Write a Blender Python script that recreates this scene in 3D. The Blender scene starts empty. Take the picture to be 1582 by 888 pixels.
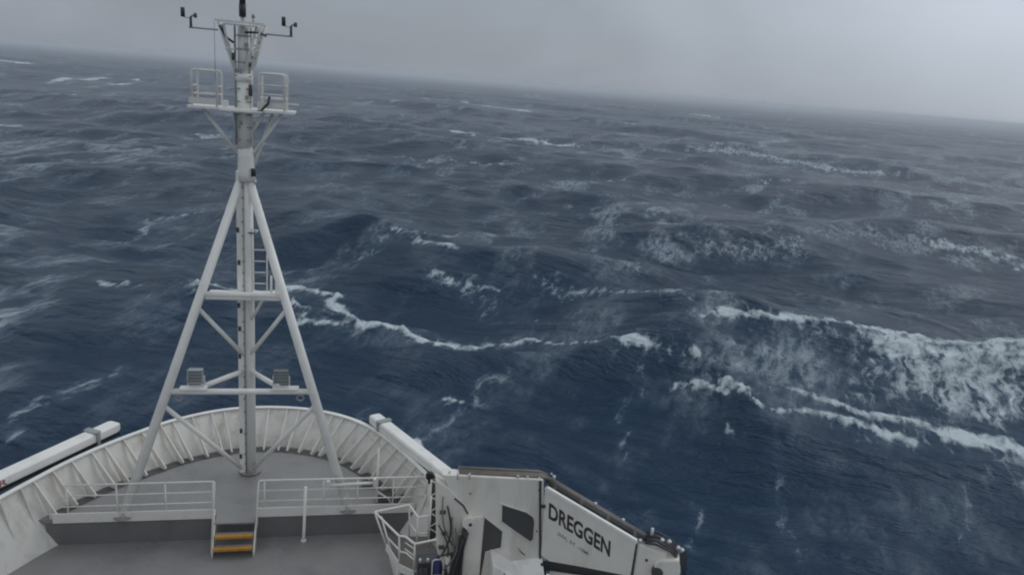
import bpy, math, random
import numpy as np
from mathutils import Vector, Matrix, noise as mnoise

random.seed(7)
S = bpy.context.scene
COL = S.collection
R = math.radians

# ------------------------------------------------------------------ camera
cam_d = bpy.data.cameras.new("camera")
cam = bpy.data.objects.new("camera", cam_d); COL.objects.link(cam)
CAM = Vector((3.354, 0.0, 13.0))
yaw, pitch, roll = R(12.0), R(15.13), R(4.8)
fw = Vector((math.sin(yaw)*math.cos(pitch), math.cos(yaw)*math.cos(pitch), -math.sin(pitch)))
rt = Vector((math.cos(yaw), -math.sin(yaw), 0)); up = rt.cross(fw)
rt2 = rt*math.cos(roll) + up*math.sin(roll); up2 = -rt*math.sin(roll) + up*math.cos(roll)
cam.matrix_world = Matrix(((rt2.x, up2.x, -fw.x, CAM.x), (rt2.y, up2.y, -fw.y, CAM.y), (rt2.z, up2.z, -fw.z, CAM.z), (0, 0, 0, 1)))
cam_d.sensor_width = 36.0
cam_d.lens = 36.0*1170/1582
cam_d.clip_start = 0.1; cam_d.clip_end = 30000
S.camera = cam
S.cycles.filter_width = 2.1

# ------------------------------------------------------------------ world: overcast sky
SUN_AZ, SUN_EL = 62.0, 44.0        # degrees clockwise from ship's heading (+Y), above horizon
W = bpy.data.worlds.new("World"); S.world = W; W.use_nodes = True
nt = W.node_tree; nt.nodes.clear()
def N(t, ty, **k):
    n = t.nodes.new(ty)
    for a, b in k.items():
        if hasattr(n, a): setattr(n, a, b)
        else: n.inputs[a].default_value = b
    return n
def LK(t, a, b): t.links.new(a, b)
out = N(nt, 'ShaderNodeOutputWorld'); bg = N(nt, 'ShaderNodeBackground'); bg.inputs['Strength'].default_value = 0.1
sky = N(nt, 'ShaderNodeTexSky'); sky.sky_type = 'NISHITA'; sky.sun_disc = False
sky.sun_elevation = R(SUN_EL); sky.sun_rotation = R(SUN_AZ)
tc = N(nt, 'ShaderNodeTexCoord')
sep = N(nt, 'ShaderNodeSeparateXYZ'); LK(nt, tc.outputs['Generated'], sep.inputs[0])
# cloud deck: value rises gently from horizon to zenith, plus soft cloud noise
mp = N(nt, 'ShaderNodeMapping'); mp.inputs['Scale'].default_value = (1.0, 1.0, 2.2)
LK(nt, tc.outputs['Generated'], mp.inputs['Vector'])
n1 = N(nt, 'ShaderNodeTexNoise'); n1.inputs['Scale'].default_value = 2.3; n1.inputs['Detail'].default_value = 4.5; n1.inputs['Roughness'].default_value = 0.48; n1.inputs['Distortion'].default_value = 0.5
LK(nt, mp.outputs[0], n1.inputs['Vector'])
# thinner cloud in front of the hidden sun
sd = Vector((math.sin(R(SUN_AZ))*math.cos(R(SUN_EL)), math.cos(R(SUN_AZ))*math.cos(R(SUN_EL)), math.sin(R(SUN_EL))))
dot = N(nt, 'ShaderNodeVectorMath', operation='DOT_PRODUCT'); LK(nt, tc.outputs['Generated'], dot.inputs[0]); dot.inputs[1].default_value = sd
gl = Vector((math.sin(R(48))*math.cos(R(19)), math.cos(R(48))*math.cos(R(19)), math.sin(R(19))))     # the bright break in the cloud, low on the right
dot2 = N(nt, 'ShaderNodeVectorMath', operation='DOT_PRODUCT'); LK(nt, tc.outputs['Generated'], dot2.inputs[0]); dot2.inputs[1].default_value = gl
mg = N(nt, 'ShaderNodeMapRange'); mg.interpolation_type = 'SMOOTHSTEP'; mg.inputs['From Min'].default_value = 0.895; mg.inputs['To Max'].default_value = 0.62
LK(nt, dot2.outputs['Value'], mg.inputs['Value'])
mr = N(nt, 'ShaderNodeMapRange'); mr.inputs['From Min'].default_value = 0.3; mr.inputs['From Max'].default_value = 1.0; mr.inputs['To Min'].default_value = 0.0; mr.inputs['To Max'].default_value = 1.0
LK(nt, dot.outputs['Value'], mr.inputs['Value'])
cr = N(nt, 'ShaderNodeValToRGB')
cr.color_ramp.elements[0].position = 0.0; cr.color_ramp.elements[0].color = (3.1, 3.45, 3.98, 1)
cr.color_ramp.elements[1].position = 1.0; cr.color_ramp.elements[1].color = (5.1, 5.5, 6.0, 1)
zr = N(nt, 'ShaderNodeMapRange'); zr.inputs['From Min'].default_value = 0.0; zr.inputs['From Max'].default_value = 0.55
LK(nt, sep.outputs['Z'], zr.inputs['Value']); LK(nt, zr.outputs[0], cr.inputs[0])
nr = N(nt, 'ShaderNodeMapRange'); nr.inputs['From Min'].default_value = 0.25; nr.inputs['From Max'].default_value = 0.75; nr.inputs['To Min'].default_value = 0.72; nr.inputs['To Max'].default_value = 1.2
LK(nt, n1.outputs['Fac'], nr.inputs['Value'])
m2 = N(nt, 'ShaderNodeMath', operation='MULTIPLY_ADD'); LK(nt, mr.outputs[0], m2.inputs[0]); m2.inputs[1].default_value = 0.30; LK(nt, nr.outputs[0], m2.inputs[2])
m2b = N(nt, 'ShaderNodeMath', operation='ADD'); LK(nt, m2.outputs[0], m2b.inputs[0]); LK(nt, mg.outputs[0], m2b.inputs[1]); m2 = m2b
mulv = N(nt, 'ShaderNodeVectorMath', operation='SCALE'); LK(nt, cr.outputs[0], mulv.inputs[0]); LK(nt, m2.outputs[0], mulv.inputs['Scale'])
mixw = N(nt, 'ShaderNodeMix', data_type='RGBA'); mixw.inputs['Factor'].default_value = 0.965
LK(nt, sky.outputs[0], mixw.inputs['A']); LK(nt, mulv.outputs[0], mixw.inputs['B'])
LK(nt, mixw.outputs['Result'], bg.inputs['Color']); LK(nt, bg.outputs[0], out.inputs['Surface'])

sun_d = bpy.data.lights.new("sun", 'SUN'); sun_d.energy = 0.5; sun_d.angle = R(30); sun_d.color = (1.0, 0.99, 0.97)
sun = bpy.data.objects.new("sun", sun_d); COL.objects.link(sun)
sun.rotation_euler = (-sd).to_track_quat('-Z', 'Y').to_euler()

S.view_settings.view_transform = 'Standard'; S.view_settings.look = 'None'
S.view_settings.exposure = -0.05; S.view_settings.gamma = 1.0; S.view_settings.use_curve_mapping = False
S.cycles.max_bounces = 6; S.cycles.volume_bounces = 4; S.cycles.use_denoising = True

# ------------------------------------------------------------------ materials
def mat(name, col, rough=0.5, metal=0.0, var=0.12, scale=3.0, bump=0.0, bscale=30.0, dirt=None, dscale=1.2, damt=0.5, spec=0.5, streak=False, wet=0.0):
    m = bpy.data.materials.new(name); m.use_nodes = True
    t = m.node_tree; b = t.nodes['Principled BSDF']
    b.inputs['Roughness'].default_value = rough; b.inputs['Metallic'].default_value = metal
    b.inputs['Specular IOR Level'].default_value = spec
    tc = N(t, 'ShaderNodeTexCoord')
    n = N(t, 'ShaderNodeTexNoise'); n.inputs['Scale'].default_value = scale; n.inputs['Detail'].default_value = 6
    LK(t, tc.outputs['Object'], n.inputs['Vector'])
    mx = N(t, 'ShaderNodeMix', data_type='RGBA')
    mx.inputs['A'].default_value = tuple(c*(1-var) for c in col)+(1,); mx.inputs['B'].default_value = tuple(min(1, c*(1+var)) for c in col)+(1,)
    LK(t, n.outputs['Fac'], mx.inputs['Factor'])
    last = mx.outputs['Result']
    if dirt:
        mpg = N(t, 'ShaderNodeMapping'); mpg.inputs['Scale'].default_value = (1, 1, 0.22) if streak else (1, 1, 1)
        LK(t, tc.outputs['Object'], mpg.inputs['Vector'])
        n2 = N(t, 'ShaderNodeTexNoise'); n2.inputs['Scale'].default_value = dscale; n2.inputs['Detail'].default_value = 8; n2.inputs['Roughness'].default_value = 0.65
        LK(t, mpg.outputs[0], n2.inputs['Vector'])
        r = N(t, 'ShaderNodeMapRange'); r.inputs['From Min'].default_value = 0.5; r.inputs['From Max'].default_value = 0.78; r.inputs['To Max'].default_value = damt
        LK(t, n2.outputs['Fac'], r.inputs['Value'])
        m3 = N(t, 'ShaderNodeMix', data_type='RGBA'); m3.inputs['B'].default_value = dirt+(1,)
        LK(t, r.outputs[0], m3.inputs['Factor']); LK(t, last, m3.inputs['A']); last = m3.outputs['Result']
    LK(t, last, b.inputs['Base Color'])
    if wet:
        rr = N(t, 'ShaderNodeMapRange'); rr.inputs['From Min'].default_value = 0.44; rr.inputs['From Max'].default_value = 0.56; rr.inputs['To Min'].default_value = wet; rr.inputs['To Max'].default_value = rough
        n4 = N(t, 'ShaderNodeTexNoise'); n4.inputs['Scale'].default_value = 0.7; n4.inputs['Detail'].default_value = 5
        LK(t, tc.outputs['Object'], n4.inputs['Vector']); LK(t, n4.outputs['Fac'], rr.inputs['Value']); LK(t, rr.outputs[0], b.inputs['Roughness'])
    if bump:
        n3 = N(t, 'ShaderNodeTexNoise'); n3.inputs['Scale'].default_value = bscale; n3.inputs['Detail'].default_value = 5
        LK(t, tc.outputs['Object'], n3.inputs['Vector'])
        bp = N(t, 'ShaderNodeBump'); bp.inputs['Strength'].default_value = bump; bp.inputs['Distance'].default_value = 0.02
        LK(t, n3.outputs['Fac'], bp.inputs['Height']); LK(t, bp.outputs[0], b.inputs['Normal'])
    return m

M = {
 'white': mat('white_paint', (0.72, 0.70, 0.65), 0.45, var=0.05, dirt=(0.34, 0.26, 0.17), dscale=2.4, damt=0.6, streak=True, bump=0.25, bscale=2.5),
 'mast': mat('mast_paint', (0.86, 0.85, 0.81), 0.4, var=0.05, dirt=(0.40, 0.36, 0.29), dscale=2.2, damt=0.4, streak=True),
 'crane': mat('crane_paint', (0.80, 0.765, 0.69), 0.5, var=0.06, dirt=(0.30, 0.25, 0.19), dscale=1.3, damt=0.55, streak=True, bump=0.1, bscale=4),
 'rail': mat('rail_paint', (0.78, 0.76, 0.71), 0.4, var=0.05, dirt=(0.38, 0.30, 0.22), dscale=3, damt=0.4),
 'deck': mat('deck_paint', (0.25, 0.245, 0.24), 0.6, var=0.13, scale=1.4, dirt=(0.13, 0.135, 0.14), dscale=0.8, damt=0.6, bump=0.3, bscale=60, wet=0.14),
 'deck2': mat('lower_deck_paint', (0.225, 0.22, 0.215), 0.6, var=0.15, scale=1.1, dirt=(0.11, 0.11, 0.115), dscale=0.6, damt=0.6, bump=0.3, bscale=60, wet=0.14),
 'gutter_shade': mat('shade_and_fitting_dark', (0.07, 0.075, 0.075), 0.35, var=0.3, scale=5, dirt=(0.12, 0.10, 0.08), dscale=4, damt=0.5),  # near-black tone that paints shade between the rib feet; also coats the fairleads
 'bulk': mat('bulkhead_shade_grey', (0.165, 0.16, 0.16), 0.55, var=0.12, dirt=(0.08, 0.075, 0.07), dscale=1.5, damt=0.6, streak=True),  # grey kept dark to paint in the shade on the aft face
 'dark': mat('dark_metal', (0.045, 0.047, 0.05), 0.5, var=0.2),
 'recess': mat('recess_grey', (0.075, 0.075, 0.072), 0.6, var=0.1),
 'black': mat('black_rubber', (0.018, 0.018, 0.02), 0.5, var=0.2),
 'yellow': mat('yellow_tread', (0.50, 0.245, 0.03), 0.6, var=0.12, scale=8, dirt=(0.18, 0.10, 0.03), dscale=7, damt=0.7),
 'pipe': mat('hydraulic_pipe', (0.19, 0.17, 0.15), 0.45, var=0.25, scale=6, dirt=(0.09, 0.06, 0.04), dscale=5, damt=0.7),
 'hose': mat('black_hose', (0.03, 0.03, 0.033), 0.4, var=0.2),
 'fitting': mat('bright_fitting', (0.55, 0.57, 0.6), 0.3, metal=0.4, var=0.1),
 'brown': mat('grating_floor', (0.12, 0.11, 0.10), 0.7, var=0.2),
 'blue': mat('blue_cover', (0.05, 0.05, 0.19), 0.5, var=0.2),
 'red': mat('red_lettering', (0.38, 0.03, 0.035), 0.5, var=0.08),
 'ink': mat('black_lettering', (0.03, 0.03, 0.033), 0.5, var=0.1),
 'ink2': mat('grey_lettering', (0.16, 0.155, 0.145), 0.5, var=0.1),
 'glass': mat('lamp_glass', (0.20, 0.235, 0.22), 0.12, var=0.15, scale=9),
 'lampgrey': mat('lamp_housing', (0.30, 0.32, 0.33), 0.4, var=0.1),
}

# ------------------------------------------------------------------ mesh helpers
class MB:
    def __init__(s): s.v = []; s.f = []; s.sm = []
    def add(s, vs, fs, smooth=False):
        o = len(s.v); s.v += [tuple(v) for v in vs]; s.f += [tuple(i+o for i in f) for f in fs]; s.sm += [smooth]*len(fs)
        return s
    def box(s, c, size, rot=None):
        c = Vector(c); h = Vector(size)/2
        vs = []
        for x in (-1, 1):
            for y in (-1, 1):
                for z in (-1, 1):
                    p = Vector((x*h.x, y*h.y, z*h.z))
                    if rot is not None: p = rot @ p
                    vs.append(c+p)
        return s.add(vs, [(0,1,3,2), (4,6,7,5), (0,4,5,1), (2,3,7,6), (0,2,6,4), (1,5,7,3)])
    def tube(s, p, r, n=10, r2=None, cap=True):
        """tube through the points p"""
        p = [Vector(a) for a in p]; r2 = r if r2 is None else r2
        m = len(p); vs = []; fs = []
        ref = None
        for i, a in enumerate(p):
            d = (p[min(i+1, m-1)]-p[max(i-1, 0)]).normalized()
            if ref is None: ref = d.orthogonal().normalized()
            ref = (ref - d*ref.dot(d)).normalized(); q = d.cross(ref)
            rr = r+(r2-r)*i/(m-1)
            for k in range(n):
                an = 2*math.pi*k/n
                vs.append(a+(ref*math.cos(an)+q*math.sin(an))*rr)
        for i in range(m-1):
            for k in range(n):
                k2 = (k+1) % n
                fs.append((i*n+k, i*n+k2, (i+1)*n+k2, (i+1)*n+k))
        s.add(vs, fs, True)
        if cap:
            o = len(s.v)-n*m
            s.f.append(tuple(o+k for k in reversed(range(n)))); s.sm.append(False)
            s.f.append(tuple(o+(m-1)*n+k for k in range(n))); s.sm.append(False)
        return s
    def prism(s, pts, thick):
        """closed polygon pts (3D list) extruded by vector thick"""
        t = Vector(thick); a = [Vector(p) for p in pts]; n = len(a)
        b = [p+t for p in a]
        fs = [tuple(range(n)), tuple(reversed(range(n, 2*n)))]
        fs += [(i, i+n, (i+1) % n+n, (i+1) % n) for i in range(n)]
        return s.add(a+b, fs)
    def torus(s, c, ax, Rr, r, n=24, k=8):
        c = Vector(c); ax = Vector(ax).normalized(); u = ax.orthogonal().normalized(); v = ax.cross(u)
        vs = []; fs = []
        for i in range(n):
            a = 2*math.pi*i/n; d = u*math.cos(a)+v*math.sin(a)
            for j in range(k):
                b = 2*math.pi*j/k
                vs.append(c+d*(Rr+r*math.cos(b))+ax*r*math.sin(b))
        for i in range(n):
            for j in range(k):
                fs.append((i*k+j, ((i+1) % n)*k+j, ((i+1) % n)*k+(j+1) % k, i*k+(j+1) % k))
        return s.add(vs, fs, True)
    def build(s, name, m, parent=None, bevel=0.0, kind=None):
        me = bpy.data.meshes.new(name); me.from_pydata(s.v, [], s.f); me.update()
        import bmesh
        bm = bmesh.new(); bm.from_mesh(me); bmesh.ops.recalc_face_normals(bm, faces=bm.faces); bm.to_mesh(me); bm.free()
        if len(me.polygons) == len(s.sm): me.polygons.foreach_set('use_smooth', s.sm)
        me.materials.append(m)
        o = bpy.data.objects.new(name, me); COL.objects.link(o)
        if parent is not None:
            o.parent = parent
            w = parent; off = Vector((0, 0, 0))
            while w is not None: off += w.location; w = w.parent
            o.location = -off       # meshes are written in ship coordinates
        if bevel:
            b = o.modifiers.new('bevel', 'BEVEL'); b.width = bevel; b.segments = 2; b.limit_method = 'ANGLE'
        if kind: o['kind'] = kind
        return o
def thing(name, label, cat, loc, group=None):
    o = bpy.data.objects.new(name, None); COL.objects.link(o); o.location = loc; o.empty_display_size = 0.3
    o['label'] = label; o['category'] = cat
    if group: o['group'] = group
    return o
def tag(o, label, cat, group=None):
    o['label'] = label; o['category'] = cat
    if group: o['group'] = group
def arc(pts, r=0.08, n=4, closed=False):
    """round the inner corners of a polyline"""
    P = [Vector(p) for p in pts]; out = [P[0]]
    for i in range(1, len(P)-1):
        a, b, c = P[i-1], P[i], P[i+1]
        u = (a-b); v = (c-b); rr = min(r, u.length*0.45, v.length*0.45)
        p0 = b+u.normalized()*rr; p1 = b+v.normalized()*rr
        for k in range(n+1):
            t = k/n; out.append(p0*(1-t)**2+b*2*t*(1-t)+p1*t*t)
    out.append(P[-1]); return out

# ================================================================== THE SHIP
ship = thing('research_ship', 'white ship bow seen from the bridge, grey foredeck inside a ribbed white bulwark', 'ship', (0, 15, 0))
T0 = [(-7.6, 14.5), (-7.2, 16.8), (-6.6, 19.1), (-6.0, 20.55), (-5.51, 21.52), (-5.1, 22.3), (-4.51, 23.22), (-4.0, 23.88), (-3.5, 24.45), (-2.9, 25.08), (-2.28, 25.54), (-1.5, 25.98), (-0.77, 26.22),
      (0, 26.32), (0.76, 26.31), (1.5, 26.2), (2.17, 25.98), (2.9, 25.6), (3.55, 25.08), (4.1, 24.42), (4.65, 23.5), (5.2, 22.35), (5.8, 21.0), (6.5, 19.3), (7.2, 16.8), (7.6, 14.5)]
T0 = [(-8.0, -12.0), (-7.9, 8.0)]+T0+[(7.9, 8.0), (8.0, -12.0)]
def resample(P, step):
    out = [Vector(P[0]+(0,)) if len(P[0]) == 2 else Vector(P[0])]
    Q = [Vector((p[0], p[1], 0)) for p in P]
    L = [0]
    for a, b in zip(Q, Q[1:]): L.append(L[-1]+(b-a).length)
    n = int(L[-1]/step); res = []
    def cr(i, t):
        p0, p1, p2, p3 = Q[max(i-1, 0)], Q[i], Q[i+1], Q[min(i+2, len(Q)-1)]
        return 0.5*((2*p1)+(p2-p0)*t+(2*p0-5*p1+4*p2-p3)*t*t+(3*p1-p0-3*p2+p3)*t**3)
    for k in range(n+1):
        s = L[-1]*k/n
        i = min(max(j for j in range(len(L)) if L[j] <= s+1e-9), len(Q)-2)
        res.append(cr(i, (s-L[i])/(L[i+1]-L[i])))
    return res
TOP = resample(T0, 0.22)
NT = len(TOP)
def inward(i):
    d = (TOP[min(i+2, NT-1)]-TOP[max(i-2, 0)]).normalized()
    return Vector((d.y, -d.x, 0))       # curve runs port -> bow -> starboard, inboard is to the right
ZT = 1.0
def foot_off(i):
    y = TOP[i].y
    t = min(1, max(0, (y-20.5)/5.5)); return 0.42+0.78*t**1.2
def floor_z(p): return 0.0 if p.y > 20.93 else -0.8
FOOT = [TOP[i]+inward(i)*foot_off(i) for i in range(NT)]

# bulwark plating, inner skin + cap
b = MB(); vs = []; fs = []
for i in range(NT):
    a = TOP[i]; f = FOOT[i]; n = inward(i)
    vs += [(a.x, a.y, ZT), (a.x*0.55+f.x*0.45, a.y*0.55+f.y*0.45, 0.42), (f.x, f.y, -0.06), (f.x+n.x*0.12, f.y+n.y*0.12, -0.95)]
for i in range(NT-1):
    for k in range(3):
        fs.append((i*4+k, (i+1)*4+k, (i+1)*4+k+1, i*4+k+1))
b.add(vs, fs, True).build('bulwark', M['white'], ship)
# cap rail
c = MB(); vs = []; fs = []
for i in range(NT):
    a = TOP[i]; n = inward(i)
    for u, z in ((-0.05, ZT-0.03), (-0.05, ZT+0.012), (0.10, ZT+0.012), (0.10, ZT-0.03)):
        vs.append((a.x+n.x*u, a.y+n.y*u, z))
for i in range(NT-1):
    for k in range(4):
        fs.append((i*4+k, (i+1)*4+k, (i+1)*4+(k+1) % 4, i*4+(k+1) % 4))
c.add(vs, fs).build('cap_rail', M['mast'], ship)
# outer hull, flaring up to the cap
h = MB(); vs = []; fs = []
LV = [(ZT-0.031, 0.04), (-0.8, -0.95), (-3.0, -2.0), (-6.0, -3.0), (-9.0, -3.7), (-13.0, -4.3)]
for i in range(NT):
    a = TOP[i]; n = inward(i)
    for z, u in LV:
        k = min(1, max(0.35, (a.y-16)/9+0.35)); uu = -u*k
        p = a+n*uu
        if (p.x > 0) != (a.x > 0): p.x = 0.02*(1 if a.x > 0 else -1)
        vs.append((p.x, p.y, z))
m_ = len(LV)
for i in range(NT-1):
    for k in range(m_-1):
        fs.append((i*m_+k, i*m_+k+1, (i+1)*m_+k+1, (i+1)*m_+k))
vs0 = [(p[0], p[1], p[2]) for p in vs]
h.add(vs0, fs, True).build('hull', M['white'], ship)

# decks
def deck_poly(ymin, ymax, z, mb, off=0.25):
    P = [FOOT[i]-inward(i)*off for i in range(NT)]
    L_ = [p for p in P if p.x < 0 and ymin < p.y < ymax]; R_ = [p for p in P if p.x >= 0 and ymin < p.y < ymax]
    return L_, R_
EDGE = 20.93
def ring_x(y, side, off=0.25):
    """x of the plating foot at y on one side"""
    best = None
    P = [FOOT[i]-inward(i)*off for i in range(NT)]
    P = [p for p in P if (p.x < 0) == (side < 0)]
    P.sort(key=lambda p: p.y)
    for a, c_ in zip(P, P[1:]):
        if a.y <= y <= c_.y: return a.x+(c_.x-a.x)*(y-a.y)/(c_.y-a.y)
    return P[0].x
pts = [(ring_x(EDGE, -1), EDGE, 0)]
pts += [(p.x, p.y, 0) for p in [FOOT[i]-inward(i)*0.1 for i in range(NT)] if p.y > EDGE]
pts += [(ring_x(EDGE, 1), EDGE, 0)]
MB().prism(pts, (0, 0, -0.12)).build('mooring_deck', M['deck'], ship)
pts = [(-7.5, -12, -0.8), (-7.4, 8, -0.8), (ring_x(16, -1), 16, -0.8), (ring_x(18.5, -1), 18.5, -0.8), (ring_x(20, -1), 20, -0.8), (ring_x(21.0, -1), 21.0, -0.8), (ring_x(21.0, 1), 21.0, -0.8), (ring_x(20, 1), 20, -0.8), (ring_x(18.5, 1), 18.5, -0.8), (ring_x(16, 1), 16, -0.8), (7.4, 8, -0.8), (7.5, -12, -0.8)]
MB().prism(pts, (0, 0, -0.1)).build('foredeck', M['deck2'], ship)
# front bulkhead under the mooring deck edge
MB().box((0.2, EDGE-0.0, -0.46), (10.6, 0.05, 0.67)).build('bulkhead', M['bulk'], ship)
# shade at the rib feet, painted as a dark strip round the mooring deck
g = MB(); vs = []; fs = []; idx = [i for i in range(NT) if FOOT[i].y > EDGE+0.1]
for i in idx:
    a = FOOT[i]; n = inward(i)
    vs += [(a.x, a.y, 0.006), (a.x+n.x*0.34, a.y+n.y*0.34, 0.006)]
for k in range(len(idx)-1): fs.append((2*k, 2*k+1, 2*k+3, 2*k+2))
g.add(vs, fs).build('gutter_shade', M['gutter_shade'], ship)
# toe plates along the deck edge, both sides of the walkway, walkway and yellow steps
for x0, x1 in ((-4.9, -0.56), (0.66, 5.3)):
    MB().box(((x0+x1)/2, EDGE-0.035, 0.06), (x1-x0, 0.03, 0.30)).build('toe_plate', M['rail'], ship)
for x0, x1 in ((-5.0, -0.8), (0.9, 5.3)):
    MB().prism([(x0, EDGE+.02, 0.005), (x1, EDGE+.02, 0.005), (x1, EDGE+.02, 0.17), (x0, EDGE+.02, 0.17)], (0, 0.03, 0)).build('coaming', M['white'], ship)
MB().box((0.05, 20.70, -0.02), (1.12, 0.46, 0.05)).build('walkway', M['deck'], ship)
for y, z in ((20.25, -0.27), (20.03, -0.53)):
    st = MB().box((0.07, y+0.03, z), (1.08, 0.20, 0.05)).build('step', M['deck'], ship)
    MB().box((0.07, y-0.085, z+0.002), (1.06, 0.06, 0.075)).box((0.07, y-0.03, z+0.029), (1.06, 0.10, 0.006)).build('nosing', M['yellow'], st, 0.006)
for x in (-0.5, 0.63):
    MB().prism([(x, 20.9, -0.02), (x, 20.45, -0.02), (x, 19.95, -0.62), (x, 19.95, -0.78), (x, 20.2, -0.78), (x, 20.6, -0.3), (x, 20.9, -0.3)], (0.03, 0, 0)).build('stringer', M['rail'], ship)

# bulwark stiffeners: one plate knee per frame
acc = 0; last = None; ribs = []
mid = min(range(NT), key=lambda i: abs(TOP[i].x))
def arc_ids(rng, first, step):
    s = 0; prev = TOP[mid]; nxt = first; o = []
    for i in rng:
        s += (TOP[i]-prev).length; prev = TOP[i]
        if s >= nxt: o.append(i); nxt += step
    return o
ribs = arc_ids(range(mid, NT), 0.30, 0.60)+arc_ids(range(mid, -1, -1), 0.30, 0.60)
for i in ribs:
    a = TOP[i]; n = inward(i); f = FOOT[i]; t = Vector((-n.y, n.x, 0))
    if a.y < 12: continue
    zf = 0.0 if f.y > EDGE else -0.78
    ex = 0.34 if f.y > EDGE else 0.24
    f2 = f+n*ex
    if zf < -0.1: f = f+n*0.10
    web = [(a.x+n.x*.03, a.y+n.y*.03, ZT-.035), (a.x+n.x*.11, a.y+n.y*.11, ZT-.035), (f2.x, f2.y, zf+.10), (f2.x-n.x*.06, f2.y-n.y*.06, zf+0.008), (f.x, f.y, zf+0.008)]
    q = MB().prism([Vector(p)-t*.012 for p in web], t*.024)
    p1 = Vector(web[1]); p2 = Vector(web[2]); w = t*.02
    q.prism([p1-w, p1+w, p2+w, p2-w], n*.014)
    o = q.build('stiffener', M['white'], ship)
# scalloped doubler strip low on the plating
# pipes and cable tray under the cap on the starboard inner side
MB().tube([(TOP[i]+inward(i)*0.16+Vector((0, 0, ZT-0.22))) for i in range(mid+14, NT-28)], 0.025, 8).build('cable_pipe', M['rail'], ship)
# ================================================================== FOREMAST
XM = 0.04; YM = 23.45
mast = thing('foremast', 'tall white tripod foremast with cross beams rising from the grey foredeck', 'mast', (XM, YM, 0))
LT = Vector((XM, YM, 9.75)); FL = Vector((-3.08, 20.98, 0.02)); FR = Vector((3.28, 20.98, 0.02))
def leg(side, t): return LT+((FL if side < 0 else FR)-LT)*t
MB().tube([(XM+.055, YM, 0.02), (XM+.055, YM, 6.0), (XM+.03, YM, 10.6)], 0.185, 18, 0.17).build('column', M['mast'], mast)
tr = MB().box((XM-0.16, YM-0.05, 4.95), (0.17, 0.22, 9.8)).build('cable_tray', M['mast'], mast, 0.01)
MB().tube([(XM-.03, YM-.205, 0.1), (XM-.03, YM-.205, 9.6)], 0.010, 6).build('cable', M['recess'], tr)
for z in (9.1, 8.1, 7.1, 5.75, 5.0, 4.1, 2.9, 1.55, 0.65):
    MB().box((XM-0.19+random.uniform(-.02, .02), YM-0.172, z), (0.075, 0.03, 0.15)).build('junction_box', M['dark'], tr)
zz = 0.4
while zz < 9.6:
    MB().box((XM-0.06+random.uniform(-.02, .02), YM-0.20, zz), (0.05, 0.02, 0.05)).build('clamp', M['lampgrey'], tr); zz += 0.38+random.uniform(-.05, .05)
for s, F in ((-1, FL), (1, FR)):
    MB().tube([LT+Vector((s*.05, 0, .05)), F], 0.125, 16, 0.14).build('leg', M['mast'], mast)
    MB().tube([F, F+Vector((0, 0, 0.03))], 0.26, 20).build('foot_plate', M['deck'], mast)
MB().tube([(XM+.03, YM, 9.55), (XM+.03, YM, 9.8), (XM+.03, YM, 10.25), (XM, YM, 10.5)], 0.27, 16, 0.21).build('neck', M['mast'], mast)
MB().tube([(XM, YM, 10.5), (XM, YM, 12.55)], 0.20, 16).build('column', M['mast'], mast)
MB().tube([(XM, YM, 12.4), (XM, YM, 12.6)], 0.245, 16).build('collar', M['mast'], mast)
MB().tube([(XM, YM, 12.55), (XM, YM, 13.97)], 0.175, 14, 0.16).build('column', M['mast'], mast)
MB().tube([(XM+.055, YM, .02), (XM+.055, YM, .06)], 0.34, 20).build('base_plate', M['deck'], mast)
# beams
bt = 0.355
MB().tube([leg(-1, bt), leg(1, bt)], 0.085, 12).build('cross_beam', M['mast'], mast)
lt = 0.64
MB().tube([leg(-1, lt), leg(1, lt)], 0.088, 12).build('cross_beam', M['mast'], mast)
for s in (-1, 1):
    A = leg(s, 0.395); MB().tube([A, (XM+s*.12, YM-.1, 4.15)], 0.065, 10).build('brace', M['mast'], mast)
    A = leg(s, 0.68); MB().tube([A, (XM+s*.14, YM-.06, 0.12)], 0.07, 10).build('brace', M['mast'], mast)
    zb = leg(s, lt).z; yb = leg(s, lt).y
    MB().tube([(XM+s*.12, YM-.1, zb+.05), (s*1.15+.03, yb+.12, zb+.06)], 0.078, 12).build('brace', M['mast'], mast)
    MB().torus((s*1.72+.06, yb-.02, zb-.20), (0, 1, 0.2), 0.10, 0.025).build('lifting_eye', M['lampgrey'], mast)
    MB().box((s*1.30+.05, yb, zb+.11), (0.75, 0.28, 0.04)).build('lamp_bracket', M['mast'], mast)
# small landing behind the upper beam, and the ladder above it
MB().box((0.05, YM-.45, 6.16), (2.1, 0.85, 0.05)).build('landing', M['mast'], mast)
MB().tube([(0.62, YM-.5, 6.15), (0.20, YM-.15, 5.3)], 0.045, 8).build('brace', M['mast'], mast)
lad = MB().tube([(0.24, YM-.12, 6.2), (0.24, YM-.12, 8.15)], 0.022, 8).tube([(0.66, YM-.12, 6.2), (0.66, YM-.12, 7.4)], 0.022, 8).build('ladder', M['rail'], mast)
for k, z in enumerate((6.45, 6.8, 7.15, 7.5)):
    MB().tube([(0.24, YM-.12, z), (0.62, YM-.12, z)], 0.018, 8).build('rung', M['rail'], lad)
MB().tube([(0.1, YM-.15, 8.02), (0.42, YM-.18, 8.02)], 0.02, 8).build('sensor_arm', M['dark'], mast)
MB().tube([(0.36, YM-.18, 8.02), (0.36, YM-.18, 8.12)], 0.06, 10).build('sensor', M['fitting'], mast)
for p in (((0.8, YM-.3, 6.18), (0.8, YM-.3, 6.75)), ((0.95, YM-.3, 6.18), (0.95, YM-.3, 6.55))):
    MB().tube(p, 0.035, 8).build('stanchion', M['rail'], mast)
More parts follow.
